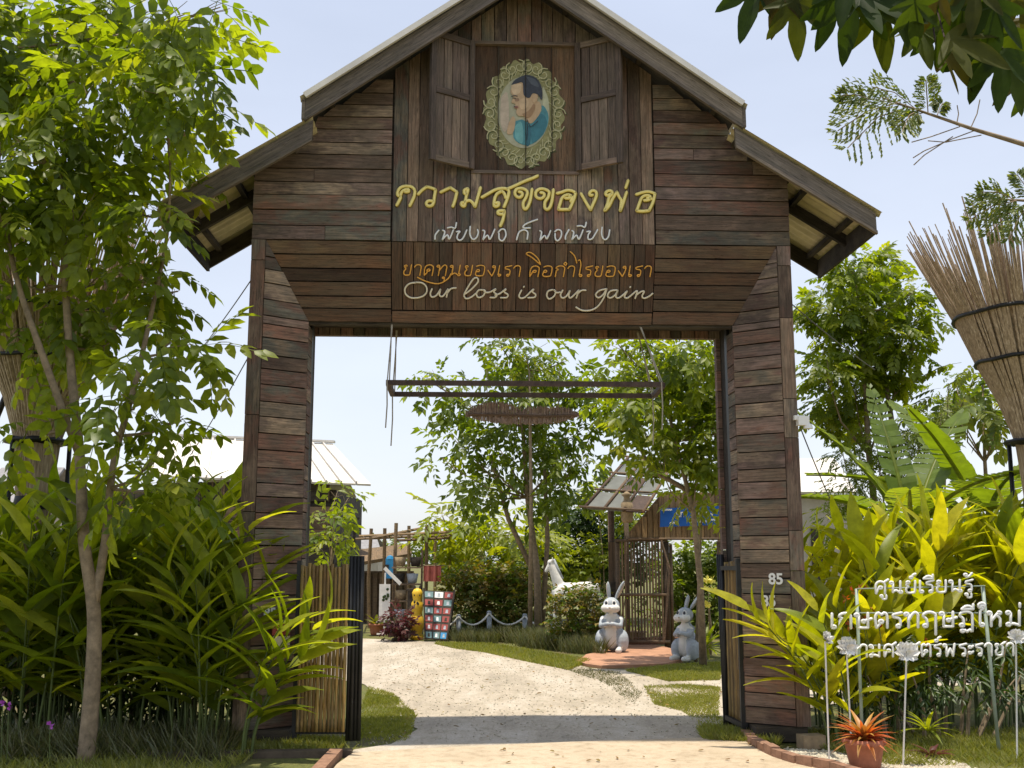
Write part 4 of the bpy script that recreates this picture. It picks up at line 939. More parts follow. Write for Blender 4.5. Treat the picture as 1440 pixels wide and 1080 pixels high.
def simple_house(px0, px1, pyr, pye, Y, lab, rm, wm, depth=4.0, pitch_in=0.12, name='far_house'):
    a, b = W(px0, pye, Y), W(px1, pye, Y); zr = W(px0, pyr, Y+1.5).z; cx = (a.x+b.x)/2
    h = empty(name, (cx, Y+1.5, 0), 0, lab, 'house'); hw = (b.x-a.x)/2; ins = hw*pitch_in
    N_ = max(4, int(hw*2/.5))
    for i in range(N_):
        x0 = -hw+2*hw*i/N_; x1 = -hw+2*hw*(i+1)/N_; k = 1-pitch_in
        slab(h, [(x1, -1.5, a.z), (x1*k, 0, zr), (x0*k, 0, zr), (x0, -1.5, a.z)], .04, rm, name='roof_sheet', segs=1, jit=0, proud=.015)
    mb = MB(); mb.add([(-hw*(1-pitch_in), 0, zr), (hw*(1-pitch_in), 0, zr), (hw, 1.6, a.z), (-hw, 1.6, a.z)], [(0, 1, 2, 3)]); mb.obj('rear_roof', rm, h)
    mb = MB(); mb.box(-hw*.9, hw*.9, -1.2, 1.3, 0, a.z-.03); mb.obj('wall', wm, h)
    mb = MB(); mb.box(-hw*.5, -hw*.1, -1.24, -1.21, a.z*.35, a.z*.75); wd_ = mb.obj('window', M_DARK, h); return h
M_TILE = plain('grey_tile', (.26, .25, .25), .8, var=.25, sc=6); M_WALLC = plain('cream_wall', (.45, .40, .33), .9, var=.12)
simple_house(-60, 48, 658, 716, 21, 'grey corrugated roof at the far left edge behind the ginger leaves', M_TILE, M_WALLC)
simple_house(455, 535, 752, 772, 42, 'small distant grey roofed house below the white roofed one', M_TILE, M_WALLC, pitch_in=.35)
simple_house(1122, 1205, 645, 692, 24, 'pale sheet metal roof right of the right gate pillar', M_TINW, M_WALLC, pitch_in=.02)

# pergola yard with stalls at the end of the drive
pg = empty('pole_pergola', (W(580, 850, 25).x, 25, 0), 0, 'rickety open frame of thin wooden poles at the far left end of the gravel drive', 'pergola'); po = Vector(pg.location)
for (px, Y, top) in ((522, 26, 752), (541, 25, 752), (557, 24, 745), (575, 26.5, 748), (600, 25, 747), (612, 27, 752), (633, 26, 750)):
    p = W(px, top, Y)-po; mb = MB(); mb.tube([(p.x, p.y, 0), (p.x+random.uniform(-.05, .05), p.y, p.z*.5), (p.x, p.y, p.z+.15)], .045, 6); mb.obj('pole', M_REED, pg)
for (a, b) in (((505, 754, 25), (640, 748, 25)), ((500, 758, 26.8), (640, 752, 26.8)), ((522, 757, 24), (592, 743, 26.5)), ((560, 760, 24), (640, 756, 26))):
    mb = MB(); mb.tube([W(*a)-po, W(*b)-po], .035, 6); mb.obj('cross_pole', M_REED, pg)
for i in range(8):
    x = 510+i*17; mb = MB(); mb.tube([W(x, 755, 24.2)-po, W(x+4, 753, 27)-po], .02, 5); mb.obj('rafter_pole', M_REED, pg)
sh = empty('stall_shed', (W(560, 850, 28).x, 28, 0), 0, 'low brown thatched stall standing behind the pole pergola', 'shed'); so_ = Vector(sh.location)
a, b = W(500, 792, 27.5)-so_, W(580, 778, 27.5)-so_; c, d = W(578, 765, 29)-so_, W(505, 772, 29)-so_
slab(sh, [b, c, d, a], .08, M_WEAVE, name='roof', segs=3, jit=.04)
mb = MB(); mb.box(a.x+.1, b.x, -.1, .0, 0, a.z-.2); mb.obj('wall', M_HUT, sh)
for i in range(9):
    x = a.x+.1+(b.x-a.x)*i/9; mb = MB(); mb.box(x, x+.1, -.16, -.11, 0, a.z-.25); mb.obj('slat', M_HUT, sh)

def post_thing(name, px, py0, py1, Y, wpx, mat, label, cat, extra=None):
    a = W(px, py1, Y); g = W(px, py0, Y); w = wpx*Y/FPX
    t = empty(name, (a.x, Y, max(0, min(g.z, a.z))), 0, label, cat); return t, abs(g.z-a.z), w
# white banner on a stand
t, h, w = post_thing('banner_stand', 540, 822, 893, 22.3, 15, M_WHITE, 'narrow white banner on a small stand at the left end of the drive', 'banner')
mb = MB(); mb.box(-w/2, w/2, -.012, .012, .30, 1.02); mb.obj('banner_panel', M_STW, t)
mb = MB(); mb.bar((0, .02, 0), (0, .02, 1.25), .03, .03); mb.bar((-.15, .02, .02), (.15, .02, .02), .03, .03); mb.bar((-.02, .02, 1.35), (.32, .02, 1.02), .03, .07); mb.obj('stand_pole', M_STW, t)
mb = MB()
for k in range(7): mb.ball((random.uniform(-.04, .09), -.02, .80+random.uniform(-.1, .12)), (.03, .008, .03), 6, 4)
mb.obj('printed_plant', LF_DARK, t)
# terracotta pots
def pot(loc, r, h, label, leafmat_=None, group=None, nl=12, ls=.3, stones=False, pm=None):
    t = empty('potted_plant', loc, random.random()*6, label, 'potted plant', group)
    mb = MB(); mb.lathe([(0, 0), (r*.68, 0), (r*.78, h*.3), (r*.92, h*.8), (r, h*.82), (r*1.06, h*.9), (r, h), (r*.9, h), (r*.86, h*.9), (0, h*.88)], 20); mb.obj('pot', pm or M_TERRA, t, True)
    if leafmat_:
        P = np.zeros((nl, 3)); P[:, 2] = h*.85; an = np.arange(nl)*2.4; el = rng.uniform(.3, 1.3, nl)
        D = np.stack([np.cos(an)*np.cos(el), np.sin(an)*np.cos(el), np.sin(el)], 1); P[:, :2] += D[:, :2]*r*.3
        me = scatter_mesh('leaves', T_leaf(.3, .2, .3), P, frames(D, np.tile([0, 0, 1.], (nl, 1))), ls*rng.uniform(.7, 1.1, nl), leafmat_); link('leaves', me, t)
    return t
p = G(532, 893); pot((p[0]-.05, p[1], 0), .16, .24, 'small pink terracotta pot beneath the white banner', LF_HEDGE)
p = G(548, 894); pot((p[0]+.1, p[1], 0), .15, .22, 'terracotta pot at the foot of the purple leaved bush', LF_DARK)
bush('purple_bush', 21.8, [(562, 866, 13), (558, 880, 13), (567, 882, 12)], 1500, T_CL, .16, LF_PURP, 'dark purple leaved bush beside the dark post at the end of the drive', spread=.1)
mb = MB(); p = G(578, 897); mb.tube([(p[0], p[1], 0), (p[0], p[1], .95)], .09, 9); mb.tube([(p[0], p[1], .95), (p[0], p[1], 1.0)], .105, 9); tag(mb.obj('wooden_stump', M_DARK, None), 'short dark wooden post left of the yellow statue', 'post')
# yellow upright statue
p = G(586, 899); t = empty('yellow_statue', (p[0], p[1], 0), 0, 'slim bright yellow statue standing beside the picture display board', 'statue')
mb = MB(); prof = [(0, 0), (.13, 0), (.14, .06), (.10, .12), (.13, .2), (.15, .33), (.12, .45), (.095, .5), (.12, .6), (.12, .72), (.085, .78), (.10, .86), (.11, .93), (.07, 1.0), (0, 1.02)]
mb.lathe(prof, 16); mb.obj('statue_body', M_YSTAT, t, True)
mb = MB()
for s in (-1, 1): mb.ball((s*.05, -.085, .88), (.018, .01, .022), 6, 4); mb.ball((s*.06, 0, 1.03), (.03, .02, .05), 6, 4)
for k in range(10): a_ = random.uniform(PI, 2*PI); zz = random.uniform(.15, .75); mb.ball((.118*math.cos(a_), .118*math.sin(a_), zz), (.022, .022, .03), 6, 4)
mb.obj('statue_spots', M_DARK, t)
# display board with pictures
t = empty('display_board', (W(616, 870, 21.3).x, 21.3, 0), 0, 'tilted trapezoid display board full of small red and teal pictures', 'display board'); o_ = Vector(t.location)
c4 = [W(598, 898, 21.6)-o_, W(628, 900, 21.6)-o_, W(639, 832, 22.1)-o_, W(596, 830, 22.1)-o_]
slab(t, [c4[1], c4[2], c4[3], c4[0]], .03, M_DARK, name='board', segs=1, jit=0, proud=0)
cc = [M_RED, M_TEAL, M_WHITE, M_RED, M_BLUEB, M_GREY, M_RED, M_TEAL]
nrm = (c4[1]-c4[0]).cross(c4[3]-c4[0]).normalized()
for r in range(6):
    for k in range(3):
        def bl(u, v): return (c4[0].lerp(c4[1], u)).lerp(c4[3].lerp(c4[2], u), v)+nrm*.006
        u0, u1, v0, v1 = k/3+.03, (k+1)/3-.02, r/6+.02, (r+1)/6-.025
        slab(t, [bl(u0, v0), bl(u1, v0), bl(u1, v1), bl(u0, v1)], .004, random.choice(cc), name='picture', segs=1, jit=0, proud=0)
        um = (u0+u1)/2; slab(t, [bl(um-.05, v0+.02), bl(um+.05, v0+.02), bl(um+.04, v1-.03), bl(um-.04, v1-.03)], .001, random.choice([M_WHITE, M_DARK, M_GREY]), name='picture_print', segs=1, jit=0, proud=0).location += nrm*.003
for s in (c4[0], c4[1]):
    top = c4[3] if s is c4[0] else c4[2]; mb = MB(); mb.tube([s, top+(top-s)*.04], .02, 5); mb.obj('board_leg', M_DARK, t); mb = MB(); mb.tube([top, (s.x, top.y+.5, 0)], .02, 5); mb.obj('board_leg', M_DARK, t)
# blue barrel-like post, red cloth, stone stack, grey sign stack
t, h, w = post_thing('blue_post_box', 548, 782, 812, 23.8, 11, M_BLUEB, 'blue plastic box fixed to a pole of the pergola', 'box')
mb = MB(); mb.box(-w/2, w/2, -.08, .08, -.02, h-.06); mb.lathe([(w*.5, h-.06), (w*.35, h), (0, h+.02)], 10); mb.obj('box_body', M_BLUEB, t)
mb = MB(); mb.box(-w*.55, -w*.1, -.13, -.08, h*.4, h*.6); mb.obj('box_lid', M_DARK, t); t.location.z = W(548, 812, 23.8).z
t = empty('hanging_cloth', tuple(W(608, 796, 24.3)), 0, 'faded red cloth hanging under the pergola above the display board', 'cloth')
mb = MB(); V = [(-.2+.04*i, .03*math.sin(i*1.7), z) for z in (0, -.15, -.34) for i in range(11)]; mb.add(V, [(r*11+i, r*11+i+1, (r+1)*11+i+1, (r+1)*11+i) for r in range(2) for i in range(10)]); mb.obj('cloth', M_PINK, t)
mb = MB(); mb.tube([(-.3, 0, .01), (.3, 0, .01)], .015, 5); mb.obj('cloth_rail', M_REED, t)
t = empty('pot_tower', (W(572, 860, 23.2).x, 23.2, 0), 0, 'stack of dark pots and planters on a rack under the pergola', 'plant rack')
for i, z in enumerate((.35, .75, 1.1, 1.45)):
    for dx in (-.14, .14):
        mb = MB(); mb.lathe([(0, 0), (.09, 0), (.13, .2), (.11, .2), (0, .18)], 10, (dx+random.uniform(-.04, .04), random.uniform(-.05, .05), z)); mb.obj('pot', random.choice([M_GREY, M_DARK, M_STONE]), t, True)
    mb = MB(); mb.box(-.32, .32, -.15, .15, z-.04, z-.01); mb.obj('shelf', M_HUT, t)
for dx in (-.3, .3):
    mb = MB(); mb.bar((dx, .13, 0), (dx, .13, 1.8), .04, .04); mb.obj('rack_post', M_HUT, t)

# rope fence
rf = empty('rope_fence', (W(690, 870, 22.3).x, 22.3, 0), 0, 'low row of grey posts joined by a sagging white rope beside the drive', 'rope fence'); ro = Vector(rf.location)
tops = []
for (px, pt, pb) in ((592, 872, 897), (645, 866, 898), (688, 861, 896), (738, 865, 895), (776, 866, 896)):
    g_ = G(px, pb); top = W(px, pt, g_[1])-ro; mb = MB(); mb.tube([(g_[0]-ro.x, g_[1]-ro.y, 0), tuple(top)], .05, 8); mb.tube([tuple(top), tuple(top+Vector((0, 0, .03)))], [.055, .03], 8); mb.obj('post', M_GREY, rf, True); tops.append(top)
for a, b in zip(tops, tops[1:]):
    mb = MB(); mb.tube([a.lerp(b, k/8)+Vector((0, -.06, -.02-.26*4*(k/8)*(1-k/8)*min(1, (b-a).length))) for k in range(9)], .02, 6); mb.obj('rope', M_STW, rf)

# ------------------------------------------------------------------ remeshed statues
def remesh(mb, voxel, name, mats, parent, paint=None, smooth=2, loc=(0, 0, 0)):
    me = mb.mesh(name, mats); o = bpy.data.objects.new(name, me); COL.objects.link(o)
    m = o.modifiers.new('r', 'REMESH'); m.mode = 'VOXEL'; m.voxel_size = voxel; m.use_smooth_shade = True
    s = o.modifiers.new('s', 'SMOOTH'); s.iterations = smooth; s.factor = .6
    dg = bpy.context.evaluated_depsgraph_get(); new = bpy.data.meshes.new_from_object(o.evaluated_get(dg)); bpy.data.objects.remove(o)
    new.name = name; new.materials.clear()
    for x in mats: new.materials.append(x)
    if paint:
        for p in new.polygons: p.material_index = paint(p.center)
    new.polygons.foreach_set('use_smooth', [True]*len(new.polygons))
    return link(name, new, parent, loc)
def cap(mb, a, b, r0, r1, n=10):
    a = Vector(a); b = Vector(b); mb.ball(a, r0, 10, 7); mb.ball(b, r1, 10, 7); mb.tube([a, b], [r0, r1], n)
def rabbit(loc, rz, label, ears, sc=1.0, slim=1.0):
    t = empty('rabbit_statue', loc, rz, label, 'statue'); t.scale = (sc, sc, sc)
    mb = MB()
    mb.ball((0, .03, .27), (.17*slim, .17, .26), 14, 10); mb.ball((0, .0, .47), (.135*slim, .12, .15), 12, 8)
    for s in (-1, 1):
        mb.ball((s*.17*slim, -.02, .17), (.095, .17, .17), 12, 8); cap(mb, (s*.13*slim, -.12, .04), (s*.13*slim, -.26, .035), .05, .045)
        cap(mb, (s*.14*slim, -.0, .50), (s*.15*slim, -.12, .40), .048, .042); cap(mb, (s*.15*slim, -.12, .40), (s*.03, -.19, .43), .042, .038)
        mb.ball((s*.07, -.115, .665), (.085, .075, .065), 10, 8)
    mb.ball((0, -.02, .71), (.135, .135, .125), 14, 10); mb.ball((0, -.17, .665), (.045, .04, .038), 10, 7); mb.ball((0, .19, .12), .07, 10, 7)
    def paint(c):
        if c.z > .58:
            if c.y < -.07 and c.z < .715 and abs(c.x) < .16: return 1
            if c.y < -.10 and .03 < abs(c.x) < .10 and c.z < .80: return 1
            return 0
        if abs(c.x) < .085*slim and c.y < -.06 and c.z < .40: return 1
        if c.z < .09 and c.y < -.15: return 1
        if .5 < c.z <= .58 and c.y < -.03: return 1
        if abs(c.x) < .07 and c.z < .58 and c.y < -.08: return 1 if c.z > .46 else 0
        return 0
    b = remesh(mb, .014, 'rabbit_body', [M_GREY, M_STW], t, paint)
    for (a, e, wd) in ears:                              # ears: flattened teardrops with a pale inside
        a = Vector(a); e = Vector(e); ax = (e-a); ln = ax.length; ax.normalize(); q = ax.to_track_quat('Z', 'Y')
        mb = MB(); mb.ball((0, 0, 0), (wd, .03, ln*.55), 14, 12); mb.v = [tuple((q @ Vector((x*(.75+.35*(z/(ln*.55)+1)/2), y, z)))+a.lerp(e, .5)) for x, y, z in mb.v]; er = mb.obj('ear', M_GREY, t, True)
        mb = MB(); mb.ball((0, -.024, .01), (wd*.68, .012, ln*.44), 12, 10); mb.v = [tuple((q @ Vector((x, y, z)))+a.lerp(e, .5)-Vector(er.location)) for x, y, z in mb.v]
        mb.obj('ear_inside', M_EAR, er, True, recenter=False)
    for s in (-1, 1):
        mb = MB(); mb.ball((s*.062, -.138, .745), (.022, .014, .032), 10, 8); mb.obj('eye', M_HAIR, t, True)
    mb = MB(); mb.ball((0, -.21, .68), (.018, .012, .014), 8, 6); mb.obj('nose', M_EAR, t, True)
    return t
g1 = G(861, 919); rabbit((g1[0], g1[1], .03), math.radians(-14), 'sitting grey and white rabbit statue with folded paws in front of the bamboo hut', [((-.035, .0, .80), (-.05, .0, 1.06), .045), ((.06, .0, .80), (.20, -.02, 1.07), .055)], 1.1)
g2 = G(966, 930); rabbit((g2[0], g2[1], .02), math.radians(-42), 'grey and white rabbit statue facing left, partly behind the right gate leaf', [((-.02, .02, .80), (.02, .06, 1.02), .04), ((.06, .04, .80), (.20, .13, 1.04), .06)], .98, .85)

# white horse statue
hx = W(800, 850, 20.6); t = empty('horse_statue', (hx.x, 20.6, 0), 0, 'white horse statue facing left behind the trimmed hedge', 'statue'); ho = Vector(t.location)
def hp(px, py, dy=0): p = W(px, py, 20.6+dy)-ho; return (p.x, dy, p.z)
mb = MB()
cap(mb, hp(790, 834), hp(826, 831), .20, .18); cap(mb, hp(787, 826), hp(776, 797), .12, .07); cap(mb, hp(775, 792), hp(768, 803), .06, .035); mb.ball(hp(774, 791), .062)
for dy in (-.12, .12):
    cap(mb, hp(784, 838, dy), hp(781, 862, dy), .075, .045); cap(mb, hp(781, 862, dy), hp(779, 896, dy), .045, .04)
    cap(mb, hp(830, 838, dy), hp(833, 862, dy), .09, .05); cap(mb, hp(833, 862, dy), hp(830, 896, dy), .05, .04)
cap(mb, hp(777, 788, -.04), hp(777, 783, -.05), .025, .01); cap(mb, hp(777, 788, .04), hp(777, 783, .05), .025, .01)
cap(mb, hp(840, 822), hp(845, 850), .03, .04)
remesh(mb, .018, 'horse_body', [M_STW], t)
mb = MB(); mb.ball((hp(773, 793)[0], -.06, hp(773, 793)[2]), (.012, .01, .014), 6, 5); mb.obj('eye', M_HAIR, t)
mb = MB(); mb.tube([hp(779, 786), hp(784, 800), hp(791, 814)], [.02, .035, .03], 6); mb.obj('mane', M_GREY, t, True)

# ------------------------------------------------------------------ bamboo hut
Yc = 20.0
ht = empty('bamboo_hut', (W(935, 900, Yc).x, Yc, 0), 0, 'small bamboo hut with a patched tin roof and a blue sign over its doorway', 'hut'); ho = Vector(ht.location)
def hq(px, py, dy=0): return W(px, py, Yc+dy)-ho
zg = 0
for (px, top, dy, r) in ((859, 712, .3, .06), (868, 762, 0, .04), (936, 762, 0, .06), (943, 765, .02, .03), (1012, 762, 0, .06), (880, 700, 2.2, .05), (1010, 690, 2.2, .05)):
    p = hq(px, top, dy); mb = MB(); mb.tube([(p.x, dy, 0), tuple(p)], r, 8); mb.obj('post', M_HUT, ht, True)
xa = hq(868, 760).x; xb = hq(936, 760).x; zt_ = hq(900, 762).z; n = 16
for i in range(n):
    x = xa+(xb-xa)*(i+.5)/n; w = (xb-xa)/n*.62
    slab(ht, [(x+w/2, -.02, .12), (x+w/2, -.02, zt_), (x-w/2, -.02, zt_), (x-w/2, -.02, .12)], .03, M_HUT, name='bamboo_slat', segs=1, proud=.01)
x0 = hq(857, 760, .3).x
for i in range(5):
    x = x0+(xa-x0)*(i+.2)/5; slab(ht, [(x+.035, .22, .9), (x+.035, .2, zt_), (x-.035, .2, zt_), (x-.035, .22, .9)], .03, M_HUT, name='bamboo_slat', segs=1)
for py in (760, 836, 902):
    z = hq(900, py).z; mb = MB(); mb.tube([(xa-.05, -.06, z), (xb+.03, -.06, z)], .03, 6); mb.obj('rail', M_HUT, ht, True)
mb = MB(); mb.box(x0, xa+.02, .1, .3, hq(860, 850).z, hq(860, 818).z); mb.obj('side_panel', M_DARK, ht)
# woven gable over the door, with vertical battens
gz0, gz1 = hq(900, 758).z, hq(900, 693).z
gxl, gxr, gxt = hq(884, 758).x, hq(1030, 758).x, hq(930, 690).x
mb = MB(); mb.poly([(gxl, -.10, gz0), (gxr, -.10, gz0), (gxr, -.10, gz1), (gxt, -.10, gz1), (gxl, -.10, gz0+.12)], (0, -1, 0), .03); mb.obj('woven_gable', M_WEAVE, ht)
x = gxl+.03
while x < gxr:
    zz = gz0+.12+(gz1-gz0-.12)*min(1, (x-gxl)/(gxt-gxl)); slab(ht, [(x+.09, -.115, gz0), (x+.09, -.115, zz), (x, -.115, zz), (x, -.115, gz0)], .012, M_WEAVE, name='batten', segs=1, proud=.01); x += .105
mb = MB(); mb.tube([(gxl-.03, -.13, gz0), (gxr, -.13, gz0)], .025, 6); mb.obj('rail', M_HUT, ht, True)
# roof
eL0, eR0 = hq(822, 716, -.5), hq(905, 722, -.9); rL0, rR0 = hq(884, 645, 1.0), hq(948, 652, 1.0)
for i in range(3):
    for j in range(3):
        def rp(u, v): return eL0.lerp(eR0, u).lerp(rL0.lerp(rR0, u), v)
        q = [rp((i+1)/3-.02, j/3+.02), rp((i+1)/3-.02, (j+1)/3-.02), rp(i/3+.02, (j+1)/3-.02), rp(i/3+.02, j/3+.02)]
        slab(ht, q, .02, random.choice([M_TIN, M_RUST, M_TIN]), name='tin_sheet', segs=1, proud=.02)
for k in range(4):
    u = k/3; mb = MB(); mb.tube([eL0.lerp(eR0, u)+Vector((0, 0, .03)), rL0.lerp(rR0, u)+Vector((0, 0, .03))], .03, 6); mb.obj('roof_pole', M_HUT, ht, True)
for v in (0, .33, .66, 1): mb = MB(); mb.tube([eL0.lerp(rL0, v)+Vector((-.1, 0, .05)), eR0.lerp(rR0, v)+Vector((.1, 0, .05))], .022, 6); mb.obj('roof_pole', M_HUT, ht, True)
rE = hq(1090, 712, .5); mb = MB(); q = [rR0, rL0, hq(1040, 640, 1.6), rE]
slab(ht, [rL0+Vector((.0, .02, -.02)), rR0+Vector((0, 0, -.02)), hq(1075, 715, -.6), hq(1060, 700, 1.6)], .02, M_TIN, name='tin_sheet', segs=2)
# blue sign with white writing
sg_ = empty('blue_sign', tuple(W(970, 727, Yc-.25)), 0, 'blue rectangular sign with white writing fixed above the hut doorway', 'sign'); go = Vector(sg_.location)
c = [W(928, 741, Yc-.25)-go, W(1016, 738, Yc-.25)-go, W(1016, 711, Yc-.25)-go, W(929, 715, Yc-.25)-go]
slab(sg_, c, .02, M_BLUE, name='sign_panel', segs=1, jit=0, proud=0)
def sgn(px, py): p = W(px, py, Yc-.25)-go; return Vector((p.x, -.006, p.z))
mb = MB()
for s in ([(931, 717), (946, 716.5)], [(942, 735.5), (954, 735)], [(970, 733.5), (995, 731.5)], [(1000, 731), (1011, 730.5)]):
    n_ = int((s[1][0]-s[0][0])/2.4)
    for i in range(n_): x = s[0][0]+i*2.4; stroke(mb, [sgn(x, s[0][1]+1), sgn(x+.6, s[0][1]-1), sgn(x+1.5, s[0][1]-.8), sgn(x+1.6, s[0][1]+1)], Vector((1, 0, 0)), Vector((0, 0, 1)), NW, .011, .006, 4)
mb.obj('small_writing', M_WHITE, sg_)
st, wd_ = thai_strokes('บก'); mb = MB()
for s in st: stroke(mb, [sgn(950+a*8, 727-b*6.5) for a, b in s], Vector((1, 0, 0)), Vector((0, 0, 1)), NW, .013, .006, 4)
for k in range(4):
    st, wd_ = thai_strokes('รอาง'[k])
    for s in st: stroke(mb, [sgn(972+k*9+a*7, 725-b*6) for a, b in s], Vector((1, 0, 0)), Vector((0, 0, 1)), NW, .013, .006, 4)
mb.obj('large_writing', M_WHITE, sg_)
# hanging lantern jar at the roof corner
t = empty('hanging_jar', tuple(W(882, 735, Yc-.6)), 0, 'pale jar shaped lantern hanging under the hut roof corner', 'lantern')
mb = MB(); mb.lathe([(0, 0), (.08, 0), (.11, .05), (.11, .34), (.06, .40), (.055, .46), (.10, .50), (.02, .56), (0, .56)], 14); mb.obj('jar_body', M_STONE, t, True)
mb = MB(); mb.tube([(0, 0, .55), (0, 0, .95)], .008, 4); mb.obj('cord', M_ROPE, t)
# brick step before the hut, the terracotta yard
yard = [G(812, 930), G(838, 919), G(905, 905), G(940, 914), G(958, 921), G(962, 929), G(930, 936), G(890, 938), G(846, 939), G(822, 936)]
mb = MB(); mb.poly([(x, y, .03) for x, y in wobble(yard, .08, .4, 4)], (0, 0, 1), .08); tag(mb.obj('brick_yard', plain('red_earth', (.42, .22, .13), .95, var=.25, sc=5, bstr=.4), None, recenter=False), kind='structure')
bs_ = empty('brick_step', (G(910, 909)[0], G(910, 909)[1], 0), 0, 'low step of old bricks at the foot of the hut front', 'step')
for r in range(2):
    for i in range(9): mb = MB(); mb.box(-.09, .09, -.06, .06, -.03, .03); o = mb.obj('brick', M_BRICK, bs_, recenter=False); o.location = (-.85+i*.2+r*.08, .1+r*.05, .06+r*.065); o.rotation_euler.z = random.uniform(-.06, .06)
# curved wire and pot behind rabbits
t = pot((G(905, 905)[0]-.1, G(905, 905)[1]+.1, .03), .17, .2, 'shallow brown pot with a leafy seedling against the hut slats', None, pm=M_STONE)
crown(t, [(0, 0, .55, .3), (.1, 0, .85, .25)], 260, T_CL, .09, LF_TREE2, 'foliage', shell=.2)
mb = MB(); mb.tube([W(934, 903, 19.6), W(942, 800, 19.6), W(930, 760, 19.7)], .02, 5); tag(mb.obj('leaning_cane', M_HUT, None), 'thin cane leaning against the right edge of the hut front', 'cane')
# spiky variegated plant and pale yellow flowers near the right gate leaf
def rosette(name, loc, n, ln, w, mat, label, cat, el=(.2, 1.2), droop=.5, lname='leaf', group=None):
    t = empty(name, loc, 0, label, cat, group); tms = []
    for v in range(3):
        V, F = blade(ln, w, droop*random.uniform(.7, 1.2), 7); me = np_mesh(lname, V, F, mat, None, True); tms.append(me)
    for i in range(n):
        a = i*2.4+random.uniform(-.2, .2); e = el[0]+(el[1]-el[0])*(i/n); o = link(lname, random.choice(tms), t)
        o.rotation_euler = (0, -e, a); s = random.uniform(.8, 1.12); o.scale = (s, s, s)
    return t
def blade(ln, w, droop, n=8, fold=.18, tipn=.9, wav=0.0, base=.15):
    """one long leaf along X: arched blade, folded at the midrib, pointed"""
    V = []
    for i in range(n+1):
        u = i/n; x = ln*(u-.12*droop*u*u); z = -droop*ln*u*u*.6; hw = w/2*max(.02, (math.sin(PI*min(1, (u*.93+.07)**.75)))**.8 if u < 1 else .02)
        if u < .08: hw = w*.06
        f = fold*hw*2
        V += [(x, -hw, z+f+wav*math.sin(u*9)), (x, 0, z), (x, hw, z+f+wav*math.sin(u*9+1.5))]
    F = []
    for i in range(n):
        for k in (0, 1): F.append((i*3+k, (i+1)*3+k, (i+1)*3+k+1, i*3+k+1))
    return np.array(V), np.array(F)
p = G(992, 925); rosette('spiky_plant', (p[0]+.05, p[1]+.25, .15), 26, .60, .07, LF_YEL, 'spiky yellow green plant between the right rabbit and the gate leaf', 'plant', (-.3, 1.2), .35)
bush('yellow_flower_bush', 18.5, [(996, 826, 9), (1000, 845, 8), (992, 870, 14)], 120, T_CL, .13, LF_TREE2, 'tall leafy stalk with pale yellow flowers beside the right gate leaf', 'plant', spread=.1)
t = empty('yellow_flowers', (W(996, 835, 18.2).x, 18.2, W(996, 850, 18.2).z), 0, 'cluster of pale yellow blooms just left of the right gate leaf', 'flowers')
for k in range(7):
    me = scatter_mesh('bloom', T_simple(.8, .1), np.zeros((6, 3)), frames(rng.normal(size=(6, 3)), rng.normal(size=(6, 3))), np.full(6, .085), LF_YFL)
    q = W(random.uniform(990, 1004), random.choice((815, 822, 828, 840, 850)), 18.2)-Vector(t.location); link('bloom', me, t, q)

# ------------------------------------------------------------------ background trees and hedges
def tree(name, pxbase, Y, trunk_px, r0, pxb, dens, tm, size, mat, label, bark=M_BARK, dz=.85, group=None, droop=.35, spread=.8, shell=.45, cat='tree', extra_trunks=()):
    b = W(pxbase, 800, Y); t = empty(name, (b.x, Y, 0), 0, label, cat, group); base = (b.x, Y, 0)
    bl = pxblobs(pxb, Y, base, spread)
    tp = [(0, 0, 0)]+[tuple(W(x, y, Y+random.uniform(-.1, .1))-Vector(base)) for x, y in trunk_px]
    limbs(t, tp, r0, bl, bark)
    for et in extra_trunks:
        mb = MB(); mb.tube([tuple(W(x, y, Y+.1)-Vector(base)) for x, y in et], [r0*.7, r0*.6, r0*.4][:len(et)] if len(et) <= 3 else r0*.5, 7); mb.obj('trunk', bark, t, True)
    crown(t, bl, dens, tm, size, mat, 'crown', dz, droop, shell=shell); return t
# central tree behind the hanging frame
tree('slim_tree', 757, 22.5, [(755, 800), (742, 700), (735, 600), (730, 520)], .085,
     [(732, 500, 55), (700, 480, 30), (780, 515, 38), (742, 545, 60), (660, 560, 45), (620, 545, 35), (600, 530, 18), (690, 610, 50), (640, 620, 28), (622, 650, 18), (740, 620, 60), (800, 600, 55), (840, 570, 45), (850, 540, 35), (690, 660, 40), (760, 680, 50), (665, 690, 26), (810, 660, 45), (830, 545, 30)],
     100, C_FAR, .36, LF_TREE2, 'slim tree with several pale trunks in the centre of the gate opening', extra_trunks=[[(762, 890), (770, 760), (765, 640)], [(757, 820), (715, 730), (690, 640)]])
me_ = tree('bright_sapling', 745, 21.6, [(747, 700), (745, 560), (744, 520)], .05, [(742, 508, 22), (738, 490, 15), (750, 522, 18)], 110, C_FAR2, .40, LF_YEL, 'bright yellow green top of a sapling in front of the central tree', spread=.2)
tree('right_tree', 985, 16.5, [(985, 820), (975, 720), (950, 620), (930, 540)], .06,
     [(975, 500, 45), (925, 510, 42), (900, 480, 30), (1000, 550, 50), (940, 560, 48), (890, 560, 36), (1010, 610, 45), (960, 620, 40), (900, 610, 34), (995, 640, 26), (870, 520, 22), (925, 650, 20), (1030, 500, 40), (1040, 580, 40), (865, 480, 16)],
     330, C_FAR, .30, LF_TREE, 'leafy tree leaning over the hut roof at the right of the opening', extra_trunks=[[(985, 700), (915, 660), (890, 610)]])
t = tree('young_shrub', 975, 17.2, [(985, 760), (988, 705)], .03, [(985, 688, 13), (1000, 694, 9), (972, 692, 9)], 150, C_FAR2, .42, LF_YEL, 'bright yellow green twig of leaves hanging over the blue sign', spread=.1)
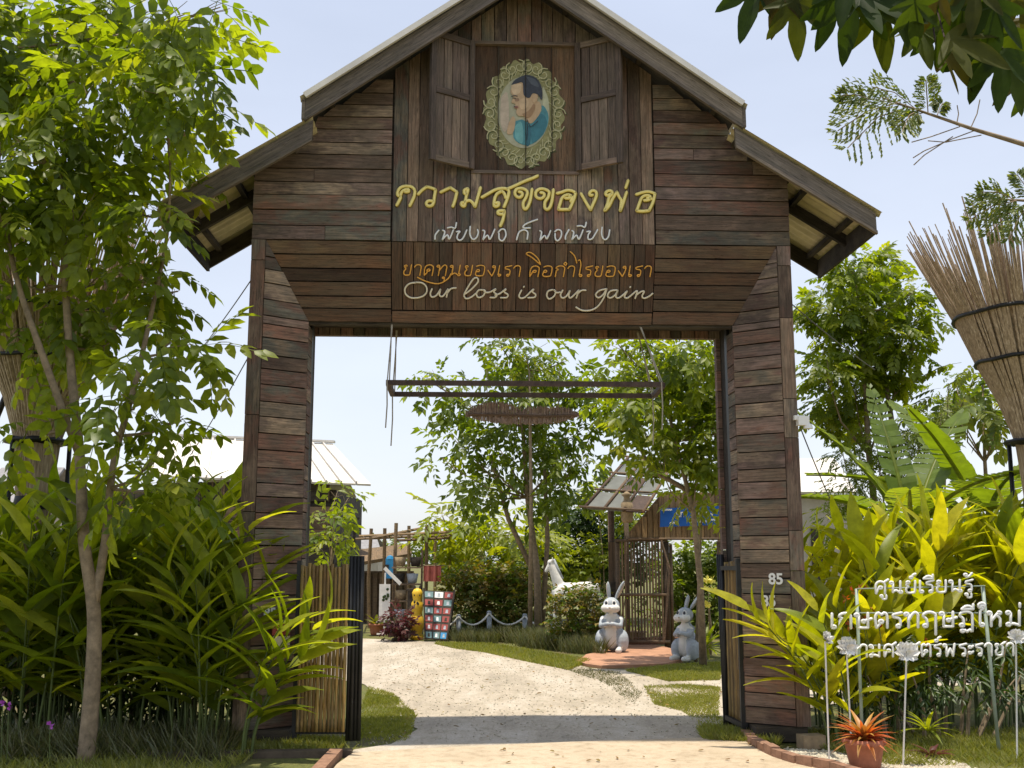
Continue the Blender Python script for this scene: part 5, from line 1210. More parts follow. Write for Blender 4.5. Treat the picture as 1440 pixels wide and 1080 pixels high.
tree('feathery_tree', 680, 26, [(680, 800), (672, 745)], .08, [(640, 735, 32), (680, 725, 40), (720, 745, 34), (615, 728, 18), (660, 760, 34), (700, 775, 36), (750, 765, 30)], 60, C_FAR2, .75, LF_YEL, 'low feathery bright green tree between the pergola and the central trunk', dz=.6, droop=.2)
bush('hedge_row', 24.2, [(650, 815, 26), (680, 818, 28), (712, 818, 28), (745, 818, 28), (660, 850, 26), (692, 852, 28), (725, 852, 28), (752, 850, 22), (632, 838, 14)], 1300, T_CL, .15, LF_HEDGE, 'hedge with reddish tips behind the rope fence', 'hedge', spread=.3)
bush('trimmed_hedge', 19.6, [(795, 845, 18), (815, 838, 18), (838, 840, 18), (797, 875, 20), (820, 872, 20), (842, 870, 20), (800, 900, 14), (830, 898, 15)], 2200, T_CL, .11, LF_HEDGE, 'square trimmed hedge in front of the white horse', 'hedge', spread=.15)
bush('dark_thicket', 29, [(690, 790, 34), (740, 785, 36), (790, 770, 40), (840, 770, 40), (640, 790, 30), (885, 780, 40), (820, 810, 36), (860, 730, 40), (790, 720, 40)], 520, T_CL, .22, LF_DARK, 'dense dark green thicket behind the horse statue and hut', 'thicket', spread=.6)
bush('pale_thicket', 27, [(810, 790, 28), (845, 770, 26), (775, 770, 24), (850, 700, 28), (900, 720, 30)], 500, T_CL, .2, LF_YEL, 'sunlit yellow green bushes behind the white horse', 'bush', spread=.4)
bush('doorway_bush', 23, [(965, 830, 26), (985, 800, 26), (950, 870, 24), (985, 860, 26), (1010, 830, 24), (970, 900, 18), (955, 785, 22), (985, 775, 22), (1010, 785, 24), (1010, 870, 24), (945, 820, 20)], 1100, T_CL, .16, LF_TREE2, 'green bush seen through the hut doorway', 'bush', spread=.3)
tree('house_tree', 460, 24, [(465, 800), (470, 730)], .05, [(475, 690, 18), (490, 700, 14), (460, 735, 24), (445, 760, 26), (475, 755, 22), (440, 725, 16)], 80, C_FAR, .38, LF_TREE, 'small light green tree beside the timber house, right of the left pillar', spread=.3)
bush('far_tree_line', 55, [(500, 775, 16), (540, 772, 14), (580, 770, 16), (620, 765, 20), (430, 780, 18), (300, 775, 20), (150, 770, 20), (50, 765, 20), (220, 772, 18), (-40, 770, 24)], 220, T_CL, .4, LF_TREE2, 'distant low line of trees behind the stalls', 'trees', spread=1.0)
bush('far_tree_belt', 48, [(1200, 770, 30), (1260, 760, 34), (1330, 760, 34), (1400, 755, 40), (1480, 760, 40), (1120, 772, 24)], 220, T_CL, .4, LF_TREE2, 'distant green belt behind the banana plants at right', 'trees', spread=1.0)

# right of the gate
tree('broad_leaf_tree', 1222, 15.5, [(1235, 760), (1222, 640), (1215, 520), (1210, 440)], .07,
     [(1200, 370, 38), (1235, 375, 30), (1180, 420, 46), (1225, 430, 44), (1150, 440, 24), (1285, 410, 26), (1290, 450, 26), (1195, 480, 46), (1250, 470, 36), (1285, 490, 24), (1160, 520, 30), (1200, 540, 40), (1165, 575, 26), (1245, 520, 34), (1190, 590, 30), (1270, 530, 20)],
     640, C_OV[0], .22, LF_TREE, 'tall leafy tree standing right of the gate beneath the eave', extra_trunks=[[(1262, 760), (1255, 600), (1240, 500)]], spread=.6)
bush('round_bush', 14.8, [(1200, 640, 30), (1240, 620, 32), (1280, 610, 30), (1310, 580, 28), (1190, 690, 28), (1230, 680, 34), (1330, 540, 18), (1275, 650, 30), (1320, 620, 24), (1180, 730, 26)], 800, C_FAR2, .17, LF_TREE2, 'dark bushy shrub between the gate and the banana plants', 'bush', spread=.4)
tree('feather_leaf_tree', 1385, 15, [(1392, 760), (1385, 650), (1382, 540)], .05, [(1380, 520, 32), (1345, 545, 30), (1415, 530, 26), (1330, 560, 18), (1395, 565, 30), (1440, 560, 26), (1360, 580, 24)], 110, C_LONG[0], .5, LF_MIM, 'pale feathery leaved tree behind the right reed bundle', spread=.4, dz=.7, droop=.15)

# banana plants
def banana(loc, leaves, label, group):
    t = empty('banana_plant', loc, 0, label, 'banana plant', group)
    t.scale = (1.3, 1.3, 1.25)
    mb = MB(); mb.tube([(0, 0, 0), (.02, 0, .8), (0, .02, 1.5)], [.13, .11, .08], 10); mb.obj('pseudostem', LF_CANE, t, True)
    for (az, el, ln, w, dr) in leaves:
        V = []; F = []; n = 26; k = 0
        for i in range(n):
            u0, u1 = i/n, (i+1)/n; gap = .0 if random.random() < .7 else .4/n
            for s in (-1, 1):
                for u in (u0+gap, u1):
                    hw = w/2*max(.03, math.sin(PI*min(1, u*.9+.1)))**.6 if u > .16 else .02; x = ln*(u-.1*dr*u*u); z = -dr*ln*u*u*.55; sw = random.uniform(-.03, .03)*hw*3
                    V += [(x, 0, z), (x+.03, s*hw, z+hw*.30*(1-1.6*u)+sw)]
                F.append((k, k+1, k+3, k+2)); k += 4
        me = np_mesh('leaf', np.array(V), np.array(F), LF_BAN); o = link('leaf', me, t, (0, 0, 1.45)); o.rotation_euler = (0, -el, az)
        mb = MB(); mb.tube([(ln*(u-.1*dr*u*u), 0, -dr*ln*u*u*.55-.008) for u in [i/8 for i in range(9)]], [.03*(1-i/9)+.003 for i in range(9)], 5); mb.obj('midrib', LF_YEL, o, True, recenter=False)
    return t
bp = W(1285, 800, 12.2); R_ = math.radians
banana((bp.x, 12.2, 0), [(R_(150), R_(68), 1.6, .42, .5), (R_(40), R_(64), 1.7, .42, .45), (R_(200), R_(40), 1.5, .4, .9), (R_(-20), R_(38), 1.5, .42, 1.0), (R_(95), R_(75), 1.7, .3, .3), (R_(250), R_(48), 1.2, .4, 1.0), (R_(-70), R_(50), 1.3, .4, .9)], 'large banana plant with broad torn leaves right of the leafy tree', None)
bp = W(1390, 800, 12.6)
banana((bp.x, 12.6, .1), [(R_(120), R_(70), 1.7, .45, .5), (R_(170), R_(45), 1.6, .42, .8), (R_(30), R_(55), 1.5, .42, .7), (R_(260), R_(50), 1.3, .42, 1.0), (R_(-30), R_(35), 1.4, .4, 1.0), (R_(215), R_(62), 1.5, .3, .5)], 'banana plant with broad leaves under the right reed bundle', None)

# ------------------------------------------------------------------ reed bundles on stands
def reed_bundle(px, Y, label):
    X = W(px, 500, Y).x; t = empty('reed_bundle', (X, Y, 0), 0, label, 'reed sheaf')
    prof = [(0.3, .14), (1.2, .13), (2.15, .15), (2.72, .195), (3.15, .33), (3.5, .49), (3.98, .68), (4.3, .83), (4.9, 1.1)]
    def rad(z):
        for (z0, r0), (z1, r1) in zip(prof, prof[1:]):
            if z <= z1: return r0+(r1-r0)*(z-z0)/(z1-z0)
        return prof[-1][1]
    mb = MB(); n = 520
    for i in range(n):
        a = 2.399*i; k = math.sqrt(random.uniform(.35, 1)) if i % 2 else 1.0; top = random.uniform(4.25, 5.1) if k < .95 else random.uniform(4.3, 4.95)
        pts = []; j = random.uniform(-.03, .03)
        for z in (.3, 1.3, 2.2, 2.72, 3.15, 3.5, 3.98, top): aa = a+j*(z-2)*.8; r = rad(z)*k+(random.uniform(-.05, .05) if z > 4 else random.uniform(-.006, .006)); pts.append((r*math.cos(aa), r*math.sin(aa), z))
        w = random.uniform(.009, .015); mb.tube(pts, [w, w, w, w, w*1.05, w*1.1, w, w*.5], 4, cap=False)
    o = mb.obj('reeds', M_REEDN, t); o['kind'] = 'stuff'
    mb = MB(); mb.lathe([(rad(z)*.96-.012, z) for z in (.3, 1.2, 2.2, 2.72, 3.15, 3.5, 3.98)], 28); mb.obj('reed_core', M_REEDN, t, True)
    for z in (2.72, 3.52, 3.98):
        mb = MB(); mb.tube([((rad(z)+.022)*math.cos(q*2*PI/32), (rad(z)+.022)*math.sin(q*2*PI/32), z+.008*math.sin(q*1.3)) for q in range(33)], .02 if z > 3 else .035, 6); mb.obj('band', M_BLACK, t, True)
    mb = MB(); mb.lathe([(rad(2.15)+.02, 2.05), (rad(2.15)+.03, 2.12), (rad(2.15)+.02, 2.18)], 24); mb.obj('band', M_BLACK, t, True)
    for a in (0.2, 2.2, 4.3):
        r = .30; mb = MB(); mb.tube([(r*math.cos(a), r*math.sin(a), 0), (r*math.cos(a), r*math.sin(a), 2.75)], .022, 6); mb.obj('stand_leg', M_BLACK, t, True)
    mb = MB(); mb.tube([(.30*math.cos(q*2*PI/24), .30*math.sin(q*2*PI/24), 2.72) for q in range(25)], .02, 6); mb.obj('stand_ring', M_BLACK, t, True)
    return t
def reedn():
    m, n, l, bs = nt('reed_stalks'); mp = mapped(n, l, (60, 60, 1.2)); g = noise(n, l, mp.outputs[0], 1.0, 3, .7)
    r = ramp(n, [(.25, (.12, .085, .055)), (.42, (.30, .22, .14)), (.58, (.44, .33, .22)), (.72, (.66, .56, .42))]); l.new(g.outputs[0], r.inputs[0]); l.new(r.outputs[0], bs.inputs['Base Color']); bs.inputs['Roughness'].default_value = .8; return m
M_REEDN = reedn()
reed_bundle(62, 10.5, 'tall flaring bundle of dry reeds on a black stand behind the left tree')
reed_bundle(1450, 10.5, 'tall flaring bundle of dry reeds at the right edge of the picture')
mb = MB(); a = W(24, 518, 10.6); b = W(-10, 600, 10.6); mb.tube([tuple(W(60, 520, 10.6)), tuple(a), tuple(b), (b.x-.5, b.y, 0)], .03, 6); tag(mb.obj('black_brace', M_BLACK, None, True), 'bent black steel brace left of the left reed bundle', 'brace')

# ------------------------------------------------------------------ left foreground tree: compound leaves, the nearest as parts
def near_tree():
    Y = 8.7; b = W(125, 1000, Y); base = Vector((b.x, Y, 0)); t = empty('garden_tree', tuple(base), 0, 'slender forked tree with a large crown of glossy leaflets in front of the left bed', 'tree')
    def q(px, py, dy=0): return W(px, py, Y+dy)-base
    tr = [Vector((0, 0, -.03)), q(130, 960), q(132, 860), q(118, 760), q(112, 640), q(100, 520), q(92, 400), q(88, 280), q(95, 160), q(110, 60)]
    mb = MB(); mb.tube(smooth3(tr, 4), [.075*(1-min(1,i/36)**.7*.82) for i in range(37)], 10); mb.obj('trunk', M_BARK, t, True)
    t2 = [q(133, 850), q(148, 760, .05), q(160, 650, .1), q(190, 540, .15), q(215, 430, .1), q(235, 330, .1), q(240, 230, .0)]
    mb = MB(); mb.tube(smooth3(t2, 3), [.040-.030*i/18 for i in range(19)], 8); mb.obj('limb', M_BARK, t, True)
    t3 = [q(112, 640), q(60, 500, -.2), q(20, 380, -.2), q(0, 260, -.1)]
    mb = MB(); mb.tube(smooth3(t3, 3), [.035-.02*i/9 for i in range(10)], 7); mb.obj('limb', M_BARK, t, True)
    px = [(60, 40, 85), (170, 30, 75), (260, 20, 60), (20, 130, 70), (130, 120, 80), (230, 100, 65), (275, 145, 38), (60, 220, 70), (170, 210, 70), (243, 205, 40), (0, 300, 50), (110, 310, 62), (190, 300, 42), (222, 290, 18), (30, 400, 46), (130, 400, 55), (208, 390, 42), (250, 410, 22), (60, 470, 34), (160, 480, 46), (240, 480, 38), (280, 500, 22), (195, 560, 34), (150, 580, 26), (250, 590, 26), (40, 600, 14), (0, 200, 50), (310, 10, 26), (-40, 60, 80), (-60, 250, 80), (215, 650, 26), (180, 690, 22), (245, 680, 18)]
    bl = pxblobs(px, Y, tuple(base), .55)
    mb = MB(); S = [Vector(p) for p in smooth3(tr, 4)+smooth3(t2, 3)+smooth3(t3, 3)]
    for (x, y, z, r) in bl:
        c = Vector((x, y, z)); s = min([p for p in S if p.z < z] or S[:1], key=lambda p: (p-c).length); m = s.lerp(c, .55)+Vector((0, 0, -.05))
        mb.tube([s, m, c], [.016, .011, .005], 5)
        for k in range(4): e = c+Vector((random.uniform(-1, 1), random.uniform(-1, 1), random.uniform(-.6, .7)))*r*.8; mb.tube([m.lerp(c, .5), e], [.006, .003], 4)
    mb.obj('branches', M_BARK, t)
    P, D = blob_points(bl, 235, .9, .3); P, R, S_ = crown_xf(P, D, .40, .45, jit=.5, svar=.25)
    order = np.argsort(P[:, 1]); near = order[:290]; rest = order[290:]
    tms = [T_compound(4, .40, .48, .6, T_leaf(.48, .10, .2), seed=30+s) for s in range(5)]
    mes = [np_mesh('leaf', v, f, LF_TREE) for v, f in tms]
    for i in near:
        o = link('leaf', mes[i % 5], t, tuple(P[i])); o.rotation_euler = Matrix(R[i].tolist()).to_euler(); o.scale = (S_[i],)*3
    for k in range(5):
        ids = rest[k::5]
        if k == 0: V0 = []
    VV = []; FF = []; RR = []; off = 0
    for k in range(5):
        ids = rest[k::5]; V, F = tms[k]; A = (np.einsum('nij,vj->nvi', R[ids], V)*S_[ids][:, None, None]+P[ids][:, None, :]).reshape(-1, 3)
        VV.append(A); FF.append((F[None]+(np.arange(len(ids))*len(V))[:, None, None]).reshape(-1, 3)+off); off += len(A); RR.append(np.repeat(rng.random(len(ids)), len(V)))
    o = link('foliage', np_mesh('foliage', np.concatenate(VV), np.concatenate(FF), LF_TREE, np.concatenate(RR)), t); o['kind'] = 'stuff'
def smooth3(P, k):
    out = []; P = [Vector(p) for p in P]
    for i in range(len(P)-1):
        p0 = P[max(i-1, 0)]; p1 = P[i]; p2 = P[i+1]; p3 = P[min(i+2, len(P)-1)]
        for j in range(k):
            s = j/k; out.append(.5*(2*p1+(p2-p0)*s+(2*p0-5*p1+4*p2-p3)*s*s+(3*p1-p0-3*p2+p3)*s**3))
    out.append(P[-1]); return out
near_tree()

# ------------------------------------------------------------------ ginger clumps: canes with long pointed leaves
def ginger_set(mat):
    out = []
    for k in range(6):
        V, F = blade(random.uniform(.50, .70), random.uniform(.125, .165), random.uniform(.1, .9), 8, fold=.16, wav=.006); out.append(np_mesh('leaf', V, F, mat, None, True))
    return out
G_GREEN = ginger_set(LF_GING); G_SUNLIT = ginger_set(LF_GINGSUN)
def ginger(loc, canes, meshes, label, group, hmin, hmax, spread, lean=.35, ls=1.0, bias=(0, 0)):
    t = empty('ginger_plant', (loc[0], loc[1], 0), 0, label, 'ginger plant', group); nl = 0
    for c in range(canes):
        a = random.uniform(0, 2*PI); r = spread*math.sqrt(random.random()); b = Vector((r*math.cos(a), r*math.sin(a)*.7, 0)); h = random.uniform(hmin, hmax)
        ln = random.uniform(.3, 1.0)*lean*h; la = a+random.uniform(-.6, .6); dv = Vector((math.cos(la)*ln+bias[0]*h, math.sin(la)*ln+bias[1]*h, 0))
        pts = [b+dv*(u**1.8)+Vector((0, 0, h*(u-.12*u*u))) for u in [i/7 for i in range(8)]]
        mb = MB(); mb.tube(pts, [.012-.008*i/7 for i in range(8)], 5); mb.obj('cane', LF_CANE, t)
        plane = random.gauss(0, .6)+(PI if random.random() < .5 else 0); n = random.randint(8, 11)
        for i in range(n):
            u = .24+.76*(i+random.uniform(-.2, .2))/(n-1); u = min(1, max(.1, u)); k = u*7; j = min(6, int(k)); p = pts[j].lerp(pts[j+1], k-j); tg = (pts[j+1]-pts[j]).normalized()
            sd_ = Vector((math.cos(plane+PI*(i % 2)+random.uniform(-.35, .35)), math.sin(plane+PI*(i % 2)+random.uniform(-.45, .45)), 0))
            el = .50+.78*u; d = (sd_*math.cos(el)+tg*math.sin(el)).normalized(); up = (tg-d*tg.dot(d)); up = up.normalized() if up.length > .1 else Vector((0, 0, 1))
            up = (up+Vector((random.uniform(-.3, .3), random.uniform(-.3, .3), .2))).normalized(); y = up.cross(d).normalized(); z = d.cross(y)
            o = link('leaf', random.choice(meshes), t, p); o.rotation_euler = Matrix(((d.x, y.x, z.x), (d.y, y.y, z.y), (d.z, y.z, z.z))).to_euler()
            s = ls*(.7+.45*math.sin(PI*min(1, u*.9)))*random.uniform(.85, 1.1); o.scale = (s, s*random.uniform(.9, 1.15), s); nl += 1
            if nl >= 290: return t
    return t
def gl_left(px, Y):
    F = {-35: 'cut off by the left picture edge', 35: 'between the left edge and the tree trunk', 45: 'behind, under the left reed bundle', 105: 'directly behind the forked tree trunk', 175: 'just right of the forked tree trunk', 190: 'tallest, behind, right of the tree trunk', 245: 'midway between the tree trunk and the pillar', 290: 'in front, just left of the left pillar', 301: 'behind, against the outer side of the left pillar', 342: 'low, at the foot of the left pillar'}
    return 'green ginger clump '+F[301 if px == 300 else px]
def gl_right(px, Y):
    F = {1190: 'nearest the right pillar', 1250: 'behind the first letters of the Thai sign', 1310: 'behind the middle of the Thai sign', 1375: 'behind the last letters of the Thai sign', 1440: 'at the right picture edge', 1500: 'mostly beyond the right picture edge', 1220: 'lower, in front, at the left end of the sign'}
    return 'yellow green ginger clump '+F[px]
grp = 'ginger plants in the left bed'
for (px, Y, cn, h0, h1, sp) in ((-35, 9.6, 11, 1.8, 2.25, .4), (35, 9.3, 12, 1.7, 2.2, .35), (45, 10.3, 10, 2.1, 2.5, .4), (105, 9.9, 12, 1.8, 2.3, .35), (175, 9.4, 12, 1.3, 1.9, .35), (190, 10.2, 12, 2.1, 2.6, .35),
                                (245, 9.7, 13, 1.7, 2.4, .35), (290, 9.25, 13, 1.3, 1.9, .3), (300, 10.3, 8, 1.6, 2.1, .3)):
    ginger((W(px, 1000, Y).x, Y), cn, G_GREEN, gl_left(px, Y), grp, h0, h1, sp, ls=1.0)
ginger((W(345, 1000, 9.0).x, 9.0), 4, G_GREEN, 'arching ginger stems reaching across the left gate pillar towards the bamboo leaf', None, .9, 1.35, .12, lean=.2, bias=(.30, -.05), ls=.85)
grp = 'ginger plants in the right bed'
for (px, Y, cn, h0, h1, sp) in ((1190, 10.6, 12, 1.6, 2.1, .35), (1250, 10.4, 12, 1.7, 2.2, .35), (1310, 10.8, 12, 1.6, 2.15, .35), (1375, 10.5, 12, 1.7, 2.2, .35), (1440, 10.9, 11, 1.7, 2.2, .4), (1500, 10.6, 9, 1.6, 2.1, .4), (1220, 9.9, 7, 1.1, 1.5, .25)):
    ginger((W(px, 1000, Y).x, Y), cn, G_SUNLIT, gl_right(px, Y), grp, h0, h1, sp)
ginger((W(1186, 1000, 9.35).x, 9.35), 5, G_SUNLIT, 'yellow green ginger leaning left across the base of the right gate pillar', None, .9, 1.35, .14, lean=.25, bias=(-.26, -.03), ls=.85)
bush('bed_shade_foliage', 10.45, [(-40, 930, 55), (20, 930, 55), (75, 930, 55), (135, 930, 55), (195, 935, 55), (250, 935, 55), (305, 940, 52), (-10, 860, 50), (50, 860, 50), (110, 860, 50), (170, 865, 50), (230, 865, 50), (285, 865, 50), (325, 870, 36), (30, 980, 40), (90, 985, 40), (150, 985, 40), (210, 985, 40), (270, 985, 40), (320, 980, 36)], 420, T_compound(3, .6, .28, .4, T_simple(.28, .2), seed=3), .20, LF_DARK, 'added dark foliage standing in for shade behind the green ginger left of the gate', 'undergrowth', spread=.2)  # dark leaves added behind the canes to give the bed deep shade
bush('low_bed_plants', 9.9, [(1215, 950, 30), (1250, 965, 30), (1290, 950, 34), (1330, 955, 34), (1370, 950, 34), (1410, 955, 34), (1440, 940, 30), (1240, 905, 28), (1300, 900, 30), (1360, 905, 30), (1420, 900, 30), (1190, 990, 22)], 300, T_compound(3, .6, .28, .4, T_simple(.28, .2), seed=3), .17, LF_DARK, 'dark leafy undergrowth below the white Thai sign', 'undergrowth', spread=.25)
for i, (px, py) in enumerate(((1200, 832), (1208, 850), (1212, 828), (1232, 856), (1215, 870), (1190, 842), (1236, 884), (1303, 905), (1194, 880))):
    pp = W(px, py, 9.45); t = empty('orange_flower', tuple(pp), random.random()*6, 'small orange heliconia bloom among the leaves by the white Thai sign', 'flower', 'orange blooms beside the sign')
    me = scatter_mesh('petals', T_simple(.45, .2), np.zeros((8, 3)), frames(rng.normal(size=(8, 3))+np.array([0, 0, .7]), rng.normal(size=(8, 3))), np.full(8, .055), LF_BROM); link('petals', me, t)
    mb = MB(); mb.tube([(0, 0, 0), (.02, .05, -.35)], .004, 4); mb.obj('flower_stem', LF_CANE, t)

# ------------------------------------------------------------------ grass and weeds (uncountable)
def in_poly(x, y, P):
    c = False; j = len(P)-1
    for i in range(len(P)):
        if (P[i][1] > y) != (P[j][1] > y) and x < (P[j][0]-P[i][0])*(y-P[i][1])/(P[j][1]-P[i][1]+1e-12)+P[i][0]: c = not c
        j = i
    return c
def grass(name, poly, n, h, mat, w=.012, lean=.5, clump=True, z0=-.01, tri=True):
    xs_ = [p[0] for p in poly]; ys_ = [p[1] for p in poly]; P = []
    fx = rng.random(2)*6
    while len(P) < n:
        X_ = rng.uniform(min(xs_), max(xs_), 4000); Y_ = rng.uniform(min(ys_), max(ys_), 4000)
        d = .5+.5*np.sin(X_*3.1+fx[0]+np.sin(Y_*2.3))*np.sin(Y_*2.7+fx[1]+np.sin(X_*1.9)); keep = rng.random(4000) < (d*1.2 if clump else 1)
        for x, y in zip(X_[keep], Y_[keep]):
            if in_poly(x, y, poly): P.append((x, y, z0))
            if len(P) >= n: break
    P = np.array(P); N = len(P); az = rng.uniform(0, 2*PI, N); ln = np.abs(rng.normal(lean, lean*.5, N))
    D = np.stack([np.cos(az)*ln, np.sin(az)*ln, np.ones(N)], 1); R = frames(D, np.stack([np.sin(az), -np.cos(az), np.zeros(N)], 1)+rng.normal(size=(N, 3))*.2)
    ws = w/h; V = np.array([(0, -ws/2, 0), (0, ws/2, 0), (.55, ws*.4, .06), (.55, -ws*.4, .06), (1, 0, .28)]); F = np.array([(0, 1, 2), (0, 2, 3), (3, 2, 4)])
    me = scatter_mesh(name, (V, F), P, R, h*rng.uniform(.5, 1.3, N), mat); o = link(name, me); return tag(o, kind='stuff')
def GP(*a): return [G(x, y) for x, y in a]
grass('grass', GP((519, 964), (552, 975), (585, 1005), (575, 1040), (520, 1048), (500, 1052), (505, 1000)), 9000, .035, LF_GRASS, .006, .8)
grass('grass', GP((905, 965), (960, 962), (1012, 966), (1010, 1008), (1060, 1020), (1060, 1036), (1000, 1030), (960, 1000), (920, 990)), 14000, .035, LF_GRASS, .006, .8)
grass('grass', GP((880, 943), (945, 936), (1012, 932), (1012, 956), (940, 958)), 16000, .05, LF_GRASS, .009, .7, clump=False)
grass('grass', GP((610, 905), (690, 907), (760, 918), (830, 930), (800, 942), (740, 930), (680, 917), (640, 912)), 16000, .07, LF_GRASS, .014, .7, clump=False)
grass('weeds', GP((690, 900), (780, 903), (850, 905), (850, 922), (760, 915)), 9000, .30, LF_DRY, .012, .4)
grass('weeds', GP((620, 897), (700, 898), (700, 906), (640, 903)), 3000, .22, LF_DRY, .012, .4)
grass('grass', [(-7.5, 8.0), (-2.2, 8.0), (-2.05, 9.2), (-2.4, 9.7), (-7.5, 9.9)], 26000, .10, LF_GRASS, .007, .8)
grass('weeds', [(-7.5, 8.6), (-2.3, 8.7), (-2.3, 9.5), (-7.5, 9.8)], 9000, .26, LF_DRY, .009, .55)
grass('grass', [(-2.4, 9.1), (-1.3, 9.2), (-1.5, 9.75), (-2.4, 9.7)], 5000, .08, LF_GRASS, .008, .6)
grass('grass', [(2.9, 8.6), (7.5, 8.2), (7.5, 10.4), (2.6, 10.2), (2.5, 9.6)], 30000, .08, LF_GRASS, .008, .9)
grass('grass', [(1.7, 9.75), (2.3, 9.5), (2.3, 10.1), (1.75, 10.3)], 4500, .09, LF_GRASS, .008, .6)
grass('weeds', GP((800, 935), (870, 945), (905, 975), (890, 990), (850, 960), (790, 940)), 2500, .035, LF_DRY, .006, .9)
# fallen leaves on the pavement and the drive
def fallen(name, poly, n, s, z):
    xs_ = [p[0] for p in poly]; ys_ = [p[1] for p in poly]; P = []
    while len(P) < n:
        x, y = random.uniform(min(xs_), max(xs_)), random.uniform(min(ys_), max(ys_))
        if in_poly(x, y, poly): P.append((x, y, z))
    P = np.array(P); N = len(P); az = rng.uniform(0, 2*PI, N); me = scatter_mesh(name, T_leaf(.45, .25, -.15), P, frames(np.stack([np.cos(az), np.sin(az), np.zeros(N)], 1), np.stack([rng.normal(size=N)*.3, rng.normal(size=N)*.3, np.ones(N)], 1)), s*rng.uniform(.5, 1.3, N), LF_FALL)
    o = link(name, me); return tag(o, kind='stuff')
LF_FALL = leafmat('leaf_fallen', [(.20, .11, .04), (.30, .19, .06), (.12, .07, .03), (.34, .27, .09)], tf=.1, rough=.8)
fallen('fallen_leaves', [(-1.3, 7.6), (2.2, 7.6), (2.1, 9.6), (-1.2, 9.0)], 60, .05, .02)
fallen('fallen_leaves', GP((520, 1045), (1050, 1030), (1010, 960), (700, 930), (560, 930)), 110, .05, .012)
# scattered pebbles on the drive
PT = (np.array([(1, 0, 0), (0, 1, 0), (-1, 0, 0), (0, -1, 0), (0, 0, .7), (0, 0, -.3)]), np.array([(0, 1, 4), (1, 2, 4), (2, 3, 4), (3, 0, 4), (1, 0, 5), (2, 1, 5), (3, 2, 5), (0, 3, 5)]))
def pebbles(poly, n, s, mat):
    xs_ = [p[0] for p in poly]; ys_ = [p[1] for p in poly]; P = []
    while len(P) < n:
        x, y = random.uniform(min(xs_), max(xs_)), random.uniform(min(ys_), max(ys_))
        if in_poly(x, y, poly): P.append((x, y, .0))
    P = np.array(P); N = len(P); me = scatter_mesh('pebbles', PT, P, frames(rng.normal(size=(N, 3))*[1, 1, .3], np.tile([0, 0, 1.], (N, 1))), s*rng.uniform(.4, 1.5, N), mat)
    o = link('pebbles', me); return tag(o, kind='stuff')
M_PEB = leafmat('pebble', [(.42, .37, .30), (.52, .47, .40), (.46, .41, .34), (.60, .55, .48)], tf=0.0, rough=.9)
pebbles(GP((440, 1050), (1060, 1036), (1080, 985), (1010, 948), (860, 945), (700, 915), (530, 900), (520, 960), (570, 1000)), 3500, .009, M_PEB)
pebbles([(2.35, 8.0), (3.7, 7.6), (3.4, 9.1), (2.3, 9.35)], 3000, .016, M_PEB)
for i in range(5):
    pass
t = empty('purple_flowers', tuple(W(6, 990, 8.6)), 0, 'small purple blooms in the grass at the lower left corner', 'flowers')
LF_VIO = leafmat('petal_violet', [(.45, .10, .55), (.55, .18, .6)], trans=(.5, .2, .5), tf=.2)
for (px, py) in ((4, 990), (70, 1020), (12, 993)):
    me = scatter_mesh('bloom', T_simple(.9, .1), np.zeros((7, 3)), frames(rng.normal(size=(7, 3)), rng.normal(size=(7, 3))), np.full(7, .038), LF_VIO); q_ = W(px, py, 8.55)-Vector(t.location); link('bloom', me, t, q_)
    mb = MB(); mb.tube([tuple(q_), (q_.x+.02, q_.y, -t.location.z)], .004, 4); mb.obj('flower_stem', LF_CANE, t)

# ------------------------------------------------------------------ white Thai sign on thin posts
Ys = 9.1
sg2 = empty('lettered_sign', (W(1300, 900, Ys).x, Ys, 0), 0, 'white cut out Thai lettering in three lines on a thin frame in the right bed', 'sign'); so2 = Vector(sg2.location)
def sp(px, py): return W(px, py, Ys)-so2
for (x0, y0, x1, y1, r) in ((1206, 828, 1214, 1040, .014), (1384, 824, 1406, 1040, .016)):
    a = sp(x0, y0); b = sp(x1, y1); mb = MB(); mb.tube([tuple(a+Vector((0, .03, 0))), (b.x, .03, -.02)], r, 8); mb.obj('sign_post', M_GPOST, sg2, True)
for (py0, py1) in ((828, 824), (862, 862), (908, 906)):
    a = sp(1206, py0); b = sp(1386, py1); mb = MB(); mb.tube([tuple(a+Vector((0, .012, 0))), tuple(b+Vector((0, .012, 0)))], .006, 6); mb.obj('sign_rail', M_GPOST, sg2, True)
def tline(txt, x0, x1, yb, h, w, tilt=0): return thai_px(txt, x0, x1, yb, h, sp, NW, w, .016, M_WHITE, 'sign_line', sg2, 0, tilt)
tline('ศูนย์เรียนรู้', 1229, 1370, 835, 17, .021, -.02); tline('เกษตรทฤษฎีใหม่', 1166, 1440, 884, 21, .026, -.015); tline('ตามศาสตร์พระราชา', 1190, 1428, 924, 17, .021, -.01)
